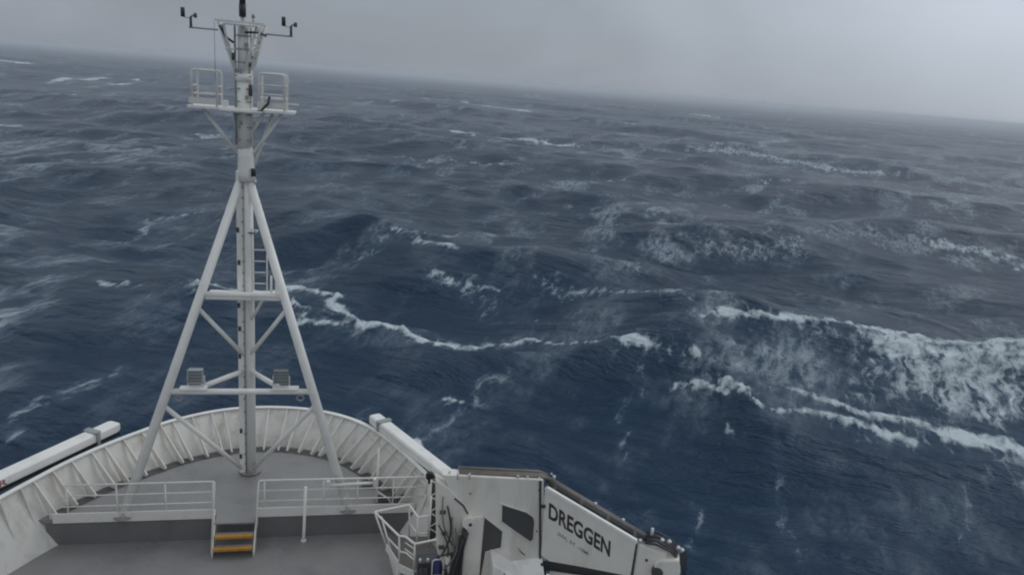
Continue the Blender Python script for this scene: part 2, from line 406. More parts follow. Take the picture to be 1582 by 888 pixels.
# radar platform with two guard hoops
pl = MB().box((0.03, YM-.1, 11.62), (2.86, 0.95, 0.075)).build('platform', M['mast'], mast, 0.01)
for x0, x1, zt in ((-1.28, -0.62, 12.62), (0.50, 1.20, 12.66)):
    for y in (YM-.5, YM+.3):
        hp = MB().tube(arc([(x0, y, 11.66), (x0, y, zt), (x1, y, zt), (x1, y, 11.66)], 0.12, 5), 0.033, 10)
        hp.tube([(x0, y, 11.98), (x1, y, 11.98)], 0.02, 8)
        hp.build('guard_hoop', M['rail'], mast)
    for z in (12.35 if x0 > 0 else 12.2, 11.98):
        for xx in (x0, x1): MB().tube([(xx, YM-.5, z), (xx, YM+.3, z)], 0.018, 8).build('side_rail', M['rail'], mast)
for z in (12.1, 12.35): MB().tube([(0.52, YM-.5, z), (1.18, YM-.5, z)], 0.02, 8).build('side_rail', M['rail'], mast)
MB().box((-1.0, YM-.53, 11.80), (0.72, 0.03, 0.16)).build('kick_plate', M['rail'], mast)
MB().box((0.85, YM-.53, 11.80), (0.78, 0.03, 0.16)).build('kick_plate', M['rail'], mast)
MB().box((-0.40, YM-.45, 11.75), (0.14, 0.14, 0.2)).build('junction_box', M['mast'], mast, 0.02)
MB().box((1.42, YM-.3, 11.86), (0.3, 0.25, 0.03)).build('kick_plate', M['rail'], mast)
MB().tube([(-0.35, YM-.60, 11.60), (0.35, YM-.60, 11.58), (0.55, YM-.6, 11.62), (0.76, YM-.6, 11.85), (0.80, YM-.58, 12.05)], 0.035, 8).build('cable', M['dark'], mast)
MB().tube([(-0.55, YM-.6, 11.585), (0.6, YM-.6, 11.585)], 0.05, 8).build('pipe', M['mast'], mast)
for (x0, z0), (x1, z1), y in (((-1.10, 11.6), (-.17, 10.35), YM-.1), ((1.12, 11.6), (.24, 10.3), YM-.1), ((0.62, 11.6), (.18, 10.85), YM-.35), ((0.82, 11.6), (.30, 10.0), YM+.2), ((-.28, 11.6), (-.12, 10.4), YM+.2)):
    MB().tube([(x0, y, z0), (x1, YM, z1)], 0.05, 8).build('strut', M['mast'], mast)
# crow of struts and the top frame
tf = MB()
tf.box((0.02, YM, 13.98), (1.28, 0.06, 0.06)).box((-0.60, YM-.3, 13.98), (0.05, .6, .05)).box((0.63, YM-.3, 13.98), (0.05, .6, .05)).box((0.02, YM-.6, 13.96), (1.28, .05, .05)).box((0.02, YM-.3, 13.90), (0.9, .3, .03))
tf.build('top_frame', M['mast'], mast)
for x, y in ((-0.60, YM-.1), (0.64, YM-.1)):
    MB().tube([(x, y, 13.95), (XM+(-.17 if x < 0 else .17), YM, 12.5)], 0.058, 8).build('strut', M['mast'], mast)
MB().tube([(0.42, YM-.2, 13.9), (XM+.05, YM-.18, 12.7)], 0.035, 8).build('strut', M['mast'], mast)
for k in range(5):
    t = k/5; x0 = 0.42*(1-t)+0.1*t; x1 = 0.62*(1-t)+.26*t; z = 13.82*(1-t)+12.75*t
    MB().tube([(x0, YM-.19, z), (x1, YM-.12, z)], 0.02, 6).build('rung', M['mast'], mast)
    MB().box(((x0+x1)/2, YM-.1, z-.12), (0.10, .04, .09)).build('junction_box', M['dark'], mast)
MB().tube([(-.57, YM-.2, 13.85), (-.40, YM-.2, 13.55), (-.2, YM-.19, 13.42)], 0.035, 6).build('cable', M['dark'], mast)
MB().tube([(-.50, YM-.2, 13.88), (-.33, YM-.2, 13.35)], 0.025, 6).build('cable', M['dark'], mast)
MB().tube([(0.1, YM-.22, 13.72), (0.5, YM-.22, 13.75), (0.68, YM-.22, 13.66)], 0.03, 6).build('cable', M['dark'], mast)
MB().tube([(-.63, YM-.62, 13.9), (-.63, YM-.62, 12.4)], 0.008, 5).build('wire', M['lampgrey'], mast)
MB().tube([(-.22, YM-.2, 12.95), (-.22, YM-.2, 13.15)], 0.04, 8).build('junction_box', M['dark'], mast)
MB().tube([(.24, YM-.2, 12.0), (.24, YM-.2, 12.32)], 0.055, 8).build('horn', M['dark'], mast)
MB().tube([(.30, YM-.2, 9.72), (.30, YM-.2, 9.95)], 0.065, 8).build('horn', M['black'], mast)
MB().tube([(.34, YM-.2, 9.5), (.34, YM-.2, 9.62)], 0.045, 8).build('horn', M['fitting'], mast)

MB().tube([(.25, YM-.08, 10.6), (.25, YM-.08, 13.95)], .035, 8).build('conduit', M['mast'], mast)
MB().tube([(-.19, YM-.05, 10.6), (-.19, YM-.05, 13.9)], .03, 8).build('conduit', M['lampgrey'], mast)
for k in range(9):
    z = 10.75+.36*k
    MB().box((XM, YM-.16, z), (.44, .05, .035)).build('bracket', M['lampgrey'], mast)
    if k % 2: MB().box((XM+(-.08 if k % 4 == 1 else .1), YM-.21, z+.12), (.09, .06, .11)).build('junction_box', M['lampgrey'], mast)
for s_ in (-1, 1):
    MB().tube([(XM+s_*.2, YM-.1, 12.7), (XM+s_*.42, YM-.25, 13.55), (XM+s_*.5, YM-.3, 13.95)], .03, 8).build('strut', M['mast'], mast)
    MB().tube([(XM+s_*.16, YM-.15, 13.25), (XM+s_*.46, YM-.25, 13.25)], .022, 8).build('rung', M['mast'], mast)

# things carried by the mast
ant = thing('aerial', 'thick black stub aerial on the very top of the mast', 'antenna', (0.06, YM-.3, 14.0))
MB().tube([(.06, YM-.3, 14.0), (.06, YM-.3, 14.12)], 0.055, 10).build('base', M['fitting'], ant)
MB().tube([(.06, YM-.3, 14.12), (.06, YM-.3, 14.45)], 0.095, 14).tube([(.06, YM-.3, 14.45), (.06, YM-.3, 15.1)], 0.085, 14, .075).build('whip', M['black'], ant)
s2 = thing('mast_sensor', 'small grey dome sensor on a short stem beside the black aerial', 'sensor', (.34, YM-.3, 14.0))
MB().tube([(.34, YM-.3, 14.0), (.34, YM-.3, 14.12)], 0.035, 8).build('stem', M['fitting'], s2)
MB().tube([(.34, YM-.3, 14.12), (.34, YM-.3, 14.22)], 0.055, 10, .03).build('dome', M['lampgrey'], s2)
for s, lab in ((-1, 'dark wind sensor on the end of the left arm at the mast top'), (1, 'dark wind sensor on the end of the right arm at the mast top')):
    x = 0.03+s*1.32; xo = 0.03+s*.62
    w = thing('wind_sensor', lab, 'wind sensor', (x, YM-.3, 13.75), 'wind sensors at the mast top')
    MB().tube([(xo, YM-.3, 13.72), (x+s*.05, YM-.3, 13.72)], 0.022, 8).build('arm', M['lampgrey'], w)
    MB().tube([(x, YM-.3, 13.74), (x, YM-.3, 14.0)], 0.035, 8).build('post', M['recess'], w)
    MB().tube([(x, YM-.3, 14.0), (x+.12, YM-.3, 14.06)], 0.018, 6).tube([(x+.12, YM-.3, 13.98), (x+.12, YM-.3, 14.10)], 0.045, 8).build('vane', M['recess'], w)
    MB().tube([(x, YM-.3, 13.95), (x-.2, YM-.3, 13.98)], 0.008, 5).tube([(x-.2, YM-.3, 13.98), (x-.2, YM-.3, 14.22)], 0.055, 10).build('cup_rotor', M['black'], w)

# floodlights on the lower cross beam
zb = leg(-1, lt).z
for s, lab, gl in ((-1, 'grey square floodlight with slatted face on the left end of the lower mast beam', 'lampgrey'), (1, 'greenish glass square floodlight on the right end of the lower mast beam', 'glass')):
    x = -1.18 if s < 0 else 1.22; yb = leg(-1, lt).y; z0 = zb+0.13
    f = thing('floodlight', lab, 'floodlight', (x, yb, z0), 'floodlights on the foremast beam')
    MB().box((x, yb+.06, z0+.36), (0.40, 0.20, 0.40)).build('housing', M['lampgrey'] if s < 0 else M['recess'], f, 0.02)
    MB().box((x, yb-.05, z0+.36), (0.34, 0.02, 0.34)).build('lens', M['glass'], f)
    fr = MB().box((x, yb-.06, z0+.555), (0.43, .05, .035)).box((x, yb-.06, z0+.165), (0.43, .05, .035)).box((x-.2, yb-.06, z0+.36), (.03, .05, .4)).box((x+.2, yb-.06, z0+.36), (.03, .05, .4))
    fr.build('frame', M['fitting'] if s < 0 else M['lampgrey'], f)
    for k in range(3): MB().box((x, yb-.075, z0+.26+.1*k), (.36, .02, .025 if s > 0 else .04)).build('guard_bar', M['lampgrey'], f)
    MB().tube(arc([(x-.23, yb+.05, z0+.35), (x-.23, yb+.05, z0+.03), (x+.23, yb+.05, z0+.03), (x+.23, yb+.05, z0+.35)], .04, 3), 0.02, 6).build('yoke', M['rail'], f)

# ================================================================== RAILINGS
YR = 20.93
def post(x, y, z0, z1, r, par, foot=True):
    q = MB().tube([(x, y, z0), (x, y, z1)], r, 8)
    if foot: q.tube([(x, y, z0), (x, y, z0+.02)], r*2.4, 10)
    return q.build('post', M['rail'], par)
rl = thing('railing', 'white three-bar railing left of the yellow steps along the deck edge', 'railing', (-2.7, YR, 0.0), 'railings along the foredeck edge')
MB().tube(arc([(-4.55, YR, 1.08), (-.55, YR, 1.1), (-.53, 20.1, -.70)], .07, 4), 0.026, 8).build('top_rail', M['rail'], rl)
for z in (.42, .76): MB().tube([(-4.7, YR, z-.02), (-.56, YR, z)], 0.018, 8).build('rail', M['rail'], rl)
for x in (-4.5, -3.2, -1.9, -.6): post(x, YR, .0, 1.08, .024, rl)
MB().tube([(-.53, 20.75, .3), (-.53, 20.1, -.70), (-.53, 20.1, -.78)], 0.022, 8).build('rail', M['rail'], rl)
rr_ = thing('railing', 'long white three-bar railing right of the yellow steps, running to the crane', 'railing', (3.1, YR, 0.0), 'railings along the foredeck edge')
MB().tube(arc([(.66, 20.1, -.70), (.68, YR, 1.1), (5.65, YR, 1.1)], .08, 4), 0.026, 8).build('top_rail', M['rail'], rr_)
for z in (.42, .76): MB().tube([(.70, YR, z), (5.65, YR, z)], 0.018, 8).build('rail', M['rail'], rr_)
for x in (.84, 2.55, 3.55, 4.62, 5.62): post(x, YR, .0, 1.1, .022, rr_)
MB().tube([(.66, 20.75, .3), (.66, 20.1, -.70), (.66, 20.1, -.78)], 0.022, 8).build('rail', M['rail'], rr_)
MB().tube([(2.03, 20.80, .93), (2.0, 20.62, -.62), (2.0, 20.62, -.79)], 0.045, 10).tube([(2.0, 20.62, -.795), (2.0, 20.62, -.74)], 0.085, 12).build('support_leg', M['rail'], rr_)
bx = MB().tube([(2.75, YR-.08, .93), (4.02, YR-.08, .98)], 0.05, 10).build('gate_bar', M['rail'], rr_)
MB().box((2.68, YR-.08, 1.0), (.10, .10, .16)).build('hinge', M['rail'], rr_, .01)
MB().box((4.05, YR-.08, 1.0), (.10, .10, .26)).build('latch', M['rail'], rr_, .01)
pp = thing('deck_pole', 'tall thin white pole standing behind the right hand railing', 'pole', (4.14, 21.15, 0))
MB().tube([(4.14, 21.15, 0.0), (4.14, 21.15, 1.95)], 0.04, 10, .03).build('shaft', M['rail'], pp)
MB().tube([(4.14, 21.15, 0.0), (4.14, 21.15, .03)], 0.11, 14).build('foot', M['deck'], pp)
MB().tube([(4.14, 21.15, .5), (4.5, 21.15, .25), (4.62, 21.15, .02)], 0.02, 8).build('stay', M['rail'], pp)
# mooring fittings on deck near the starboard bulwark (dark boxes seen between the rails)
for (x, y, w_, l_), lab in (((4.42, 21.45, .5, .16), 'low dark fairlead roller on deck behind the right railing, nearest the tall pole'), ((3.95, 22.35, .45, .2), 'low dark fairlead roller by the right hand bulwark, farthest forward'), ((4.95, 21.75, .55, .2), 'low dark fairlead roller at the right end beside the bulwark knees')):
    d = thing('fairlead', lab, 'deck fitting', (x, y, 0), 'dark mooring fittings behind the right railing')
    MB().box((x, y, .05), (w_+.1, l_+.1, .08)).build('base', M['gutter_shade'], d, .01)
    MB().tube([(x-w_/2, y, .15), (x+w_/2, y, .15)], .055, 12).build('roller', M['dark'], d)
    for s in (-1, 1): MB().box((x+s*(w_/2+.02), y, .14), (.03, l_*.8, .16)).build('cheek', M['gutter_shade'], d)

# ================================================================== BEAMS OUTSIDE THE BULWARK
def out_beam(A, B, lab, name_red=False):
    A = Vector(A); B = Vector(B); d = (B-A).normalized(); n = Vector((-d.y, d.x, 0)).normalized()
    if n.x*A.x < 0: n = -n                     # outboard
    o = thing('outboard_beam', lab, 'beam', (A+B)/2, 'white beams lying outside the bulwark')
    wd = 0.46; hb = 0.32; z0 = 1.0
    prof = [(-.0, .04), (.0, hb-.05), (.05, hb), (wd-.06, hb), (wd, hb-.06), (wd, .05), (wd-.05, 0), (.05, 0)]
    vs = []; fs = []
    st = [(0, 1.0), (.965, 1.0), (.985, .9), (1.0, .62)]
    for t, k in st:
        p = A+(B-A)*t
        for u, v in prof:
            uu = wd/2+(u-wd/2)*k; vv = hb/2+(v-hb/2)*k
            vs.append((p.x+n.x*uu, p.y+n.y*uu, z0+vv+.0))
    MB().prism([(A.x+n.x*.02, A.y+n.y*.02, z0-.10), (A.x+n.x*.4, A.y+n.y*.4, z0-.10), (B.x+n.x*.4-d.x*.1, B.y+n.y*.4-d.y*.1, z0-.10), (B.x+n.x*.02-d.x*.1, B.y+n.y*.02-d.y*.1, z0-.10)], (0, 0, .085)).build('gap_shade_strip', M['black'], o)  # black strip added to paint the shaded gap under the beam
    k = len(prof)
    for i in range(len(st)-1):
        for j in range(k): fs.append((i*k+j, i*k+(j+1) % k, (i+1)*k+(j+1) % k, (i+1)*k+j))
    fs += [tuple(range(k)), tuple(range((len(st)-1)*k, len(st)*k))]
    MB().add(vs, fs, False).build('beam_body', M['mast'], o, .008)
    L_ = (B-A).length
    for t in (.84,):
        p = A+(B-A)*t+n*wd/2
        rot = Matrix.Rotation(math.atan2(d.y, d.x), 3, 'Z')
        cl = MB().box((p.x, p.y, z0+hb+.02), (.22, wd+.05, .05), rot)
        q = p-n*(wd/2+.03)
        cl.box((q.x, q.y, z0+hb*.4), (.12, .04, hb+.15), rot)
        cl.build('clamp', M['lampgrey'], o, .008)
    for t in (0.12, .5, .9):
        p = A+(B-A)*t+n*(wd/2-.08)
        MB().tube([(p.x, p.y, z0+.02), (p.x-n.x*.12, p.y-n.y*.12, z0-.45)], .035, 8).build('bracket', M['dark'], o)
    return o, d, n, z0, hb
ob, d_, n_, z0_, hb_ = out_beam((-7.05, 19.5, 0), (-4.02, 24.48, 0), 'long white box beam outside the left bulwark with red lettering at its near end')
out_beam((6.06, 20.75, 0), (3.86, 24.95, 0), 'shorter white box beam outside the right bulwark, its near end behind the crane')

# ------------------------------------------------------------------ lettering helper
def lettering(name, text, O, ex, ey, width, height, m, parent, lift, bold=0.0):
    cu = bpy.data.curves.new(name, 'FONT'); cu.body = text; cu.size = 1.0; cu.extrude = 0.0; cu.offset = bold; cu.resolution_u = 3
    tmp = bpy.data.objects.new(name+'_tmp', cu); COL.objects.link(tmp)
    bpy.context.view_layer.update()
    dg = bpy.context.evaluated_depsgraph_get()
    me = bpy.data.meshes.new_from_object(tmp.evaluated_get(dg))
    bpy.data.objects.remove(tmp)
    co = np.array([v.co[:] for v in me.vertices]); mn = co.min(0); mx = co.max(0)
    O = Vector(O); ex = Vector(ex).normalized(); ey = Vector(ey).normalized(); nz = Vector(lift)
    for v in me.vertices:
        u = (v.co.x-mn[0])/(mx[0]-mn[0])*width; w = (v.co.y-mn[1])/(mx[1]-mn[1])*height
        v.co = O+ex*u+ey*w+nz
    me.materials.clear(); me.materials.append(m)
    o = bpy.data.objects.new(name, me); COL.objects.link(o); o.parent = parent; o.location = -Vector(parent.location)
    return o
pA = Vector((-7.05, 19.5, 0)); q0 = pA+d_*1.45
lettering('red_lettering', 'ER', (q0.x, q0.y, z0_+.06), d_, (0, 0, 1), .46, .18, M['red'], ob, -n_*.006, .01)

# ================================================================== CRANE
YC = 16.8
cr_ = thing('deck_crane', 'big white deck crane with black lettering on its boom beside the right bulwark', 'crane', (7.3, YC+.4, -.8))
def face(pts, y=YC): return [(p[0], y, p[1]) for p in pts]
# main side plate with thickness, split round the two recessed windows
MB().prism(face([(5.57, 3.49), (8.17, 3.28), (8.52, 0.45), (8.56, -.7), (6.31, -.7), (6.18, 1.78), (6.26, 2.34), (5.87, 2.85)]), (0, .34, 0)).build('crane_body', M['crane'], cr_, .02)
def panel(name, pts, m, dz, out=0.0):
    return MB().prism(face(pts, YC-out), (0, dz, 0)).build(name, m, cr_)
# raised skins that leave the two openings: bars round each opening
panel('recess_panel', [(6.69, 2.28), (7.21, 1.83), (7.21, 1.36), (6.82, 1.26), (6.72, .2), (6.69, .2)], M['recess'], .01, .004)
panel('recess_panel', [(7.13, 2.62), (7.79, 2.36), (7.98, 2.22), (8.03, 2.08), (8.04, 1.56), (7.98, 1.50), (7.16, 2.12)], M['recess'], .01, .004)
def frame_of(pts, w=.03, out=.035, m='crane'):
    q = MB(); c = Vector((0, 0, 0))
    P = [Vector((p[0], YC-out*0.5, p[1])) for p in pts]
    for a, b2 in zip(P, P[1:]+P[:1]):
        d = (b2-a); L2 = d.length
        ang = math.atan2(d.z, d.x); rot = Matrix.Rotation(-ang, 3, 'Y')
        q.box((a+b2)/2, (L2+w, out, w), rot)
    return q.build('opening_frame', M[m], cr_, .006)
frame_of([(6.69, 2.30), (7.22, 1.85), (7.22, 1.34), (6.82, 1.24), (6.72, .2), (6.67, .2)])
frame_of([(7.12, 2.64), (7.80, 2.38), (8.0, 2.23), (8.05, 2.08), (8.06, 1.54), (7.98, 1.47), (7.15, 2.12)])
# column box left, in front of the body
MB().prism(face([(6.22, 2.30), (6.66, 2.34), (6.70, -.75), (6.31, -.75), (6.16, 1.75)], YC-.10), (0, .096, 0)).build('king_post', M['crane'], cr_, .015)
# curved gusset at the left
gp = [(5.42, 3.36), (5.75, 3.12), (5.98, 2.86), (6.16, 2.68), (6.30, 2.42), (6.34, 2.16), (6.22, 2.0), (6.05, 1.75), (5.95, 1.1), (5.74, .9), (5.56, 1.3), (5.50, 2.2)]
MB().prism(face(gp, YC-.05), (0, .42, 0)).build('gusset', M['crane'], cr_, .015)
MB().tube([(5.90, YC-.07, 2.86), (6.13, YC-.07, 2.66), (6.26, YC-.07, 2.42)], .022, 8).build('hose', M['hose'], cr_)
MB().tube([(6.27, YC-.22, 2.23), (6.27, YC+.1, 2.23)], .155, 20).build('hinge_pin', M['crane'], cr_, .01)
MB().tube([(6.32, YC-.235, 2.2), (6.32, YC-.2, 2.2)], .045, 12).build('pin_bolt', M['dark'], cr_)
for k, (x0, x1, dx) in enumerate(((6.12, 5.98, 0), (6.16, 6.05, .05), (6.2, 6.14, .02), (6.02, 5.86, .0), (6.1, 5.92, -.03))):
    MB().tube([(x0+.06, YC-.14-.03*k, 2.05-.05*k), (x0-.03, YC-.16-.03*k, 1.5), (x1, YC-.2-.03*k, .7), (x1+dx, YC-.2, -.2)], .045, 8).build('hose', M['hose'], cr_)
MB().tube([(5.55, YC-.3, 1.38), (5.8, YC-.3, 1.42), (6.1, YC-.26, 1.38)], .025, 8).build('hose', M['hose'], cr_)
for k in range(3):
    MB().tube([(5.85-.05*k, YC-.18, 1.3), (5.92, YC-.2, .6), (6.05+.03*k, YC-.2, -.3)], .03, 8).build('hydraulic_pipe', M['crane'], cr_)
for k, (x0, z0, x1, z1, sag) in enumerate(((5.60, 2.95, 5.92, 1.55, -.12), (5.72, 2.7, 5.66, 1.3, .14), (5.85, 2.4, 6.05, 1.2, -.05), (5.52, 2.2, 5.80, 1.25, .10), (5.95, 2.1, 5.72, .9, .16))):
    MB().tube([(x0+(x1-x0)*t_+sag*math.sin(math.pi*t_), YC-.12-.10*math.sin(math.pi*t_)-.02*k, z0+(z1-z0)*t_) for t_ in [q_/10 for q_ in range(11)]], .02+.004*(k % 3), 8).build('hose', M['hose' if k % 2 else 'pipe'], cr_)
for x, z in ((5.62, 2.5), (5.70, 1.9), (5.64, 1.5)):
    MB().box((x, YC-.10, z), (.14, .08, .07)).build('hose_clamp', M['recess'], cr_)
for z in (-.2, .25, .7): MB().box((6.48, YC-.125, z), (.3, .03, .04)).build('weld_strip', M['crane'], cr_)
MB().tube([(6.55, YC-.16, .38), (6.55, YC-.10, .38)], .14, 16).build('hose_coil', M['hose'], cr_)
for (x, z) in ((8.07, 3.0), (8.12, 1.8), (6.3, 2.95)):
    MB().tube([(x, YC-.02, z), (x, YC+.01, z)], .022, 8).build('bolt', M['recess'], cr_)
# white box in front (valve cabinet with sloped lid)
vb = MB()
x0, x1, ya, yb_ = 6.92, 8.30, YC-.55, YC-.006
vs = [(x0, ya, -.4), (7.6, ya, -.4), (7.6, ya, .82), (x0, ya, 1.22), (x0, yb_, -.4), (7.6, yb_, -.4), (7.6, yb_, .90), (x0, yb_, 1.34)]
vb.add(vs, [(0,1,2,3), (4,7,6,5), (0,3,7,4), (1,5,6,2), (0,4,5,1), (3,2,6,7)])
vb.build('valve_cabinet', M['mast'], cr_, .02)
MB().prism([(7.55, ya+.1, .62), (8.34, ya+.1, .70), (8.34, yb_, 1.02), (7.55, yb_, .95)], (0, 0, -.05)).build('cabinet_lid', M['mast'], cr_, .01)
MB().prism([(7.6, ya+.14, .58), (8.32, ya+.14, .62), (8.32, ya+.14, -.4), (7.6, ya+.14, -.4)], (0, .3, 0)).build('cabinet_box', M['crane'], cr_, .01)
MB().box((7.07, ya-.01, .62), (.07, .02, .5)).build('handle', M['dark'], cr_)
MB().prism([(7.22, ya-.006, .98), (7.34, ya-.006, .93), (7.52, ya-.006, .62), (7.46, ya-.006, .52), (7.30, ya-.006, .72)], (0, .01, 0)).build('warning_plate', M['recess'], cr_)
MB().prism([(7.62, YC-.15, 1.42), (7.74, YC-.14, 1.24), (7.86, YC-.14, 1.16), (7.72, YC-.14, 1.30)], (0, .04, .0)).build('lifting_lug', M['dark'], cr_)
# strap between body and boom
MB().box((8.20, YC-.03, 1.9), (.055, .03, 2.75), Matrix.Rotation(R(-5.2), 3, 'Y')).build('strap', M['dark'], cr_)
MB().box((8.36, YC-.12, .62), (.17, .16, .62)).build('strap_buckle', M['black'], cr_, .02)
MB().box((8.20, YC-.05, 2.55), (.14, .05, .07)).build('strap_buckle', M['dark'], cr_)
# body top pipes
for k in range(3):
    MB().tube([(6.0, YC+.12+.10*k, 3.475+.03*(k > 1)), (8.12, YC+.12+.10*k, 3.31+.03*(k > 1)), (8.34, YC+.12+.10*k, 3.24)], .045, 8).build('hydraulic_pipe', M['pipe'], cr_)
for x, y in ((5.75, .1), (5.95, .02), (6.25, .02), (7.5, .05), (7.75, .03), (8.05, .0), (8.42, .2)):
    MB().tube([(x, YC+y, 3.35), (x, YC+y, 3.54-.08*(x-5.7))], .03, 8).build('fitting', M['fitting'], cr_)
# boom in its own frame
A0 = Vector((8.179, YC, 0)); bd = Vector((.9063, -.4226, 0)); bn = Vector((.4226, .9063, 0))
def bp_(s, z, o=0.0): return A0+bd*s+bn*o+Vector((0, 0, z))
MB().prism([bp_(s, z) for s, z in ((.04, 3.06), (2.54, 2.06), (2.50, 1.06), (1.2, 1.02), (.35, .97), (.12, 1.1))], bn*.38).build('boom', M['crane'], cr_, .02)
MB().prism([bp_(s, z, -.02) for s, z in ((.10, 3.10), (2.52, 2.13), (2.54, 2.03), (.10, 3.0))], bn*.10).build('boom_flange', M['mast'], cr_, .008)
tip = MB().prism([bp_(s, z, .03) for s, z in ((2.545, 2.03), (2.99, 1.93), (3.3, 1.93), (3.3, .8), (2.545, .9))], bn*.42).build('boom_tip', M['crane'], cr_, .03)
MB().prism([bp_(s, z, -.12) for s, z in ((3.02, 1.66), (3.14, 1.78), (3.60, 1.90), (3.68, 1.55), (3.66, .8), (3.05, .8))], bn*.58).build('boom_head', M['crane'], cr_, .05)
MB().tube([bp_(3.12, 1.42, -.14), bp_(3.12, 1.42, 0)], .15, 18).build('head_pin', M['recess'], cr_)
MB().tube([bp_(2.82, 1.62, .0), bp_(2.82, 1.62, .05)], .035, 10).build('bolt', M['dark'], cr_)
MB().prism([bp_(s, z, -.005) for s, z in ((2.50, 2.06), (2.54, 2.06), (2.52, .9), (2.47, .9))], bn*.03).build('joint_band', M['dark'], cr_)
MB().prism([bp_(s, z, .11) for s, z in ((.08, 3.07), (2.50, 2.085), (2.50, 2.10), (.08, 3.09))], bn*.26).build('recess_panel', M['dark'], cr_)
for k, o_ in enumerate((.15, .22, .32, .40)):
    m_k = 'dark' if k < 2 else 'pipe'
    MB().tube([bp_(.02, 3.16, o_), bp_(1.3, 2.64, o_), bp_(2.78, 2.05, o_)], .03 if k < 2 else .052, 8).build('hydraulic_pipe', M[m_k], cr_)
for k in range(4):
    s_ = .25+.72*k
    MB().prism([bp_(s_, 3.09-.4*s_, .12), bp_(s_+.07, 3.06-.4*s_, .12), bp_(s_+.07, 3.06-.4*s_+.09, .12), bp_(s_, 3.09-.4*s_+.09, .12)], bn*.32).build('pipe_clamp', M['pipe'], cr_)
for s, z, h_ in ((.20, 3.10, .20), (2.60, 2.06, .12), (2.86, 2.00, .42), (1.35, 2.62, .14), (2.1, 2.32, .14)):
    MB().tube([bp_(s, z, .36 if s != 2.60 else .03), bp_(s, z+h_*.8, .36 if s != 2.60 else .03)], .04, 10).build('fitting', M['fitting'], cr_)
for k in range(6):
    o_ = .02+.1*k
    MB().tube([bp_(2.72, 2.10, o_), bp_(3.0, 2.12+.03*(k % 2), o_), bp_(3.35, 2.02, o_), bp_(3.66+.02*k, 1.78, o_), bp_(3.80, 1.40, o_), bp_(3.78, .8, o_)], .034, 8).build('hose', M['hose'], cr_)
for s, z in ((3.1, 2.12), (3.28, 2.12), (3.52, 2.0), (3.62, 1.96)):
    MB().tube([bp_(s, z-.05, .25), bp_(s+.05, z+.04, .25)], .05, 8).build('fitting', M['fitting'], cr_)
# parts under the boom
MB().prism([bp_(s, z, .1) for s, z in ((.3, .93), (1.0, .95), (2.5, 1.03), (2.5, .78), (.3, .62))], bn*.4).build('cylinder_housing', M['dark'], cr_)
MB().tube([bp_(.42, .60, -.05), bp_(2.6, .80, -.05)], .12, 14).build('hydraulic_cylinder', M['crane'], cr_)
MB().tube([bp_(.3, .1, .3), bp_(.3, -.75, .3)], .4, 20).build('crane_pedestal', M['crane'], cr_)
ex = (bd*1.68+Vector((0, 0, -.74))); lw = ex.length
lettering('black_lettering', 'DREGGEN', bp_(.22, 2.22), ex, bd*(-.03)+Vector((0, 0, .5)), lw*1.0, .47, M['ink'], cr_, -bn*.004, .03)
lettering('grey_lettering', 'SWL 5T -18M', bp_(.50, 1.80), bd*.83+Vector((0, 0, -.40)), (0, 0, 1), .92, .10, M['ink2'], cr_, -bn*.004, .01)

# ================================================================== ACCESS CAGE BY THE CRANE
cg = thing('access_cage', 'small guarded platform with white pipe rails left of the crane', 'platform', (5.0, 18.6, 0))
H1 = [(5.57, 18.95, 1.0), (5.22, 18.87, 1.0), (5.02, 19.5, 1.02), (4.02, 19.22, 1.0), (4.66, 18.0, 1.0), (4.82, 17.98, 1.0), (5.05, 17.62, 1.0), (5.9, 17.85, 1.0)]
MB().tube(arc(H1, .07, 3), .030, 10).build('top_rail', M['rail'], cg)
H2 = [(4.36, 18.9, .42), (4.74, 18.12, .42), (4.86, 18.1, .42), (5.07, 17.75, .42)]
MB().tube(arc(H2, .05, 3), .022, 8).build('rail', M['rail'], cg)
MB().tube([(5.57, 18.95, .45), (5.24, 18.9, .45), (5.04, 19.45, .45)], .022, 8).build('rail', M['rail'], cg)
for p, q in (((4.02, 19.22, 1.0), (4.40, 18.95, .02)), ((4.66, 18.0, 1.0), (4.70, 18.05, -.02)), ((5.05, 17.62, 1.0), (5.08, 17.7, -.02)), ((5.22, 18.87, 1.0), (5.22, 18.87, .02)), ((5.57, 18.95, 1.6), (5.57, 18.95, .02)), ((5.02, 19.5, 1.02), (5.05, 19.45, .02)), ((5.9, 17.85, 1.0), (5.9, 17.85, -.7)), ((4.2, 19.05, .96), (4.52, 18.70, .02)), ((4.66, 18.0, 0), (4.66, 18.0, -.79))):
    MB().tube([p, q], .025, 8).build('post', M['rail'], cg)
for z in (.62, .82):
    MB().tube([(4.82, 17.98, z), (5.05, 17.66, z)], .015, 6).build('rung', M['rail'], cg)
MB().prism([(4.40, 18.92, -.03), (5.05, 19.45, -.03), (5.6, 19.4, -.03), (5.9, 18.4, -.03), (5.88, 17.9, -.03), (5.08, 17.7, -.03), (4.70, 18.03, -.03)], (0, 0, .05)).build('floor', M['brown'], cg)
MB().prism([(4.37, 18.92, -.03), (4.69, 18.02, -.03), (4.71, 18.02, .16), (4.39, 18.92, .16)], (-.02, -.01, 0)).build('kick_plate', M['rail'], cg)
MB().prism([(4.70, 18.01, -.10), (5.08, 17.68, -.10), (5.08, 17.68, .13), (4.70, 18.01, .13)], (-.01, -.02, 0)).build('kick_plate', M['rail'], cg)
MB().prism([(4.42, 18.8, -.04), (4.72, 18.1, -.04), (4.75, 18.1, -.79), (4.6, 18.8, -.79)], (.05, .02, 0)).build('side_plate', M['rail'], cg)
MB().prism([(5.10, 17.74, -.05), (5.9, 17.92, -.05), (5.9, 17.92, .10), (5.10, 17.74, .10)], (0, -.03, 0)).build('kick_plate', M['crane'], cg)

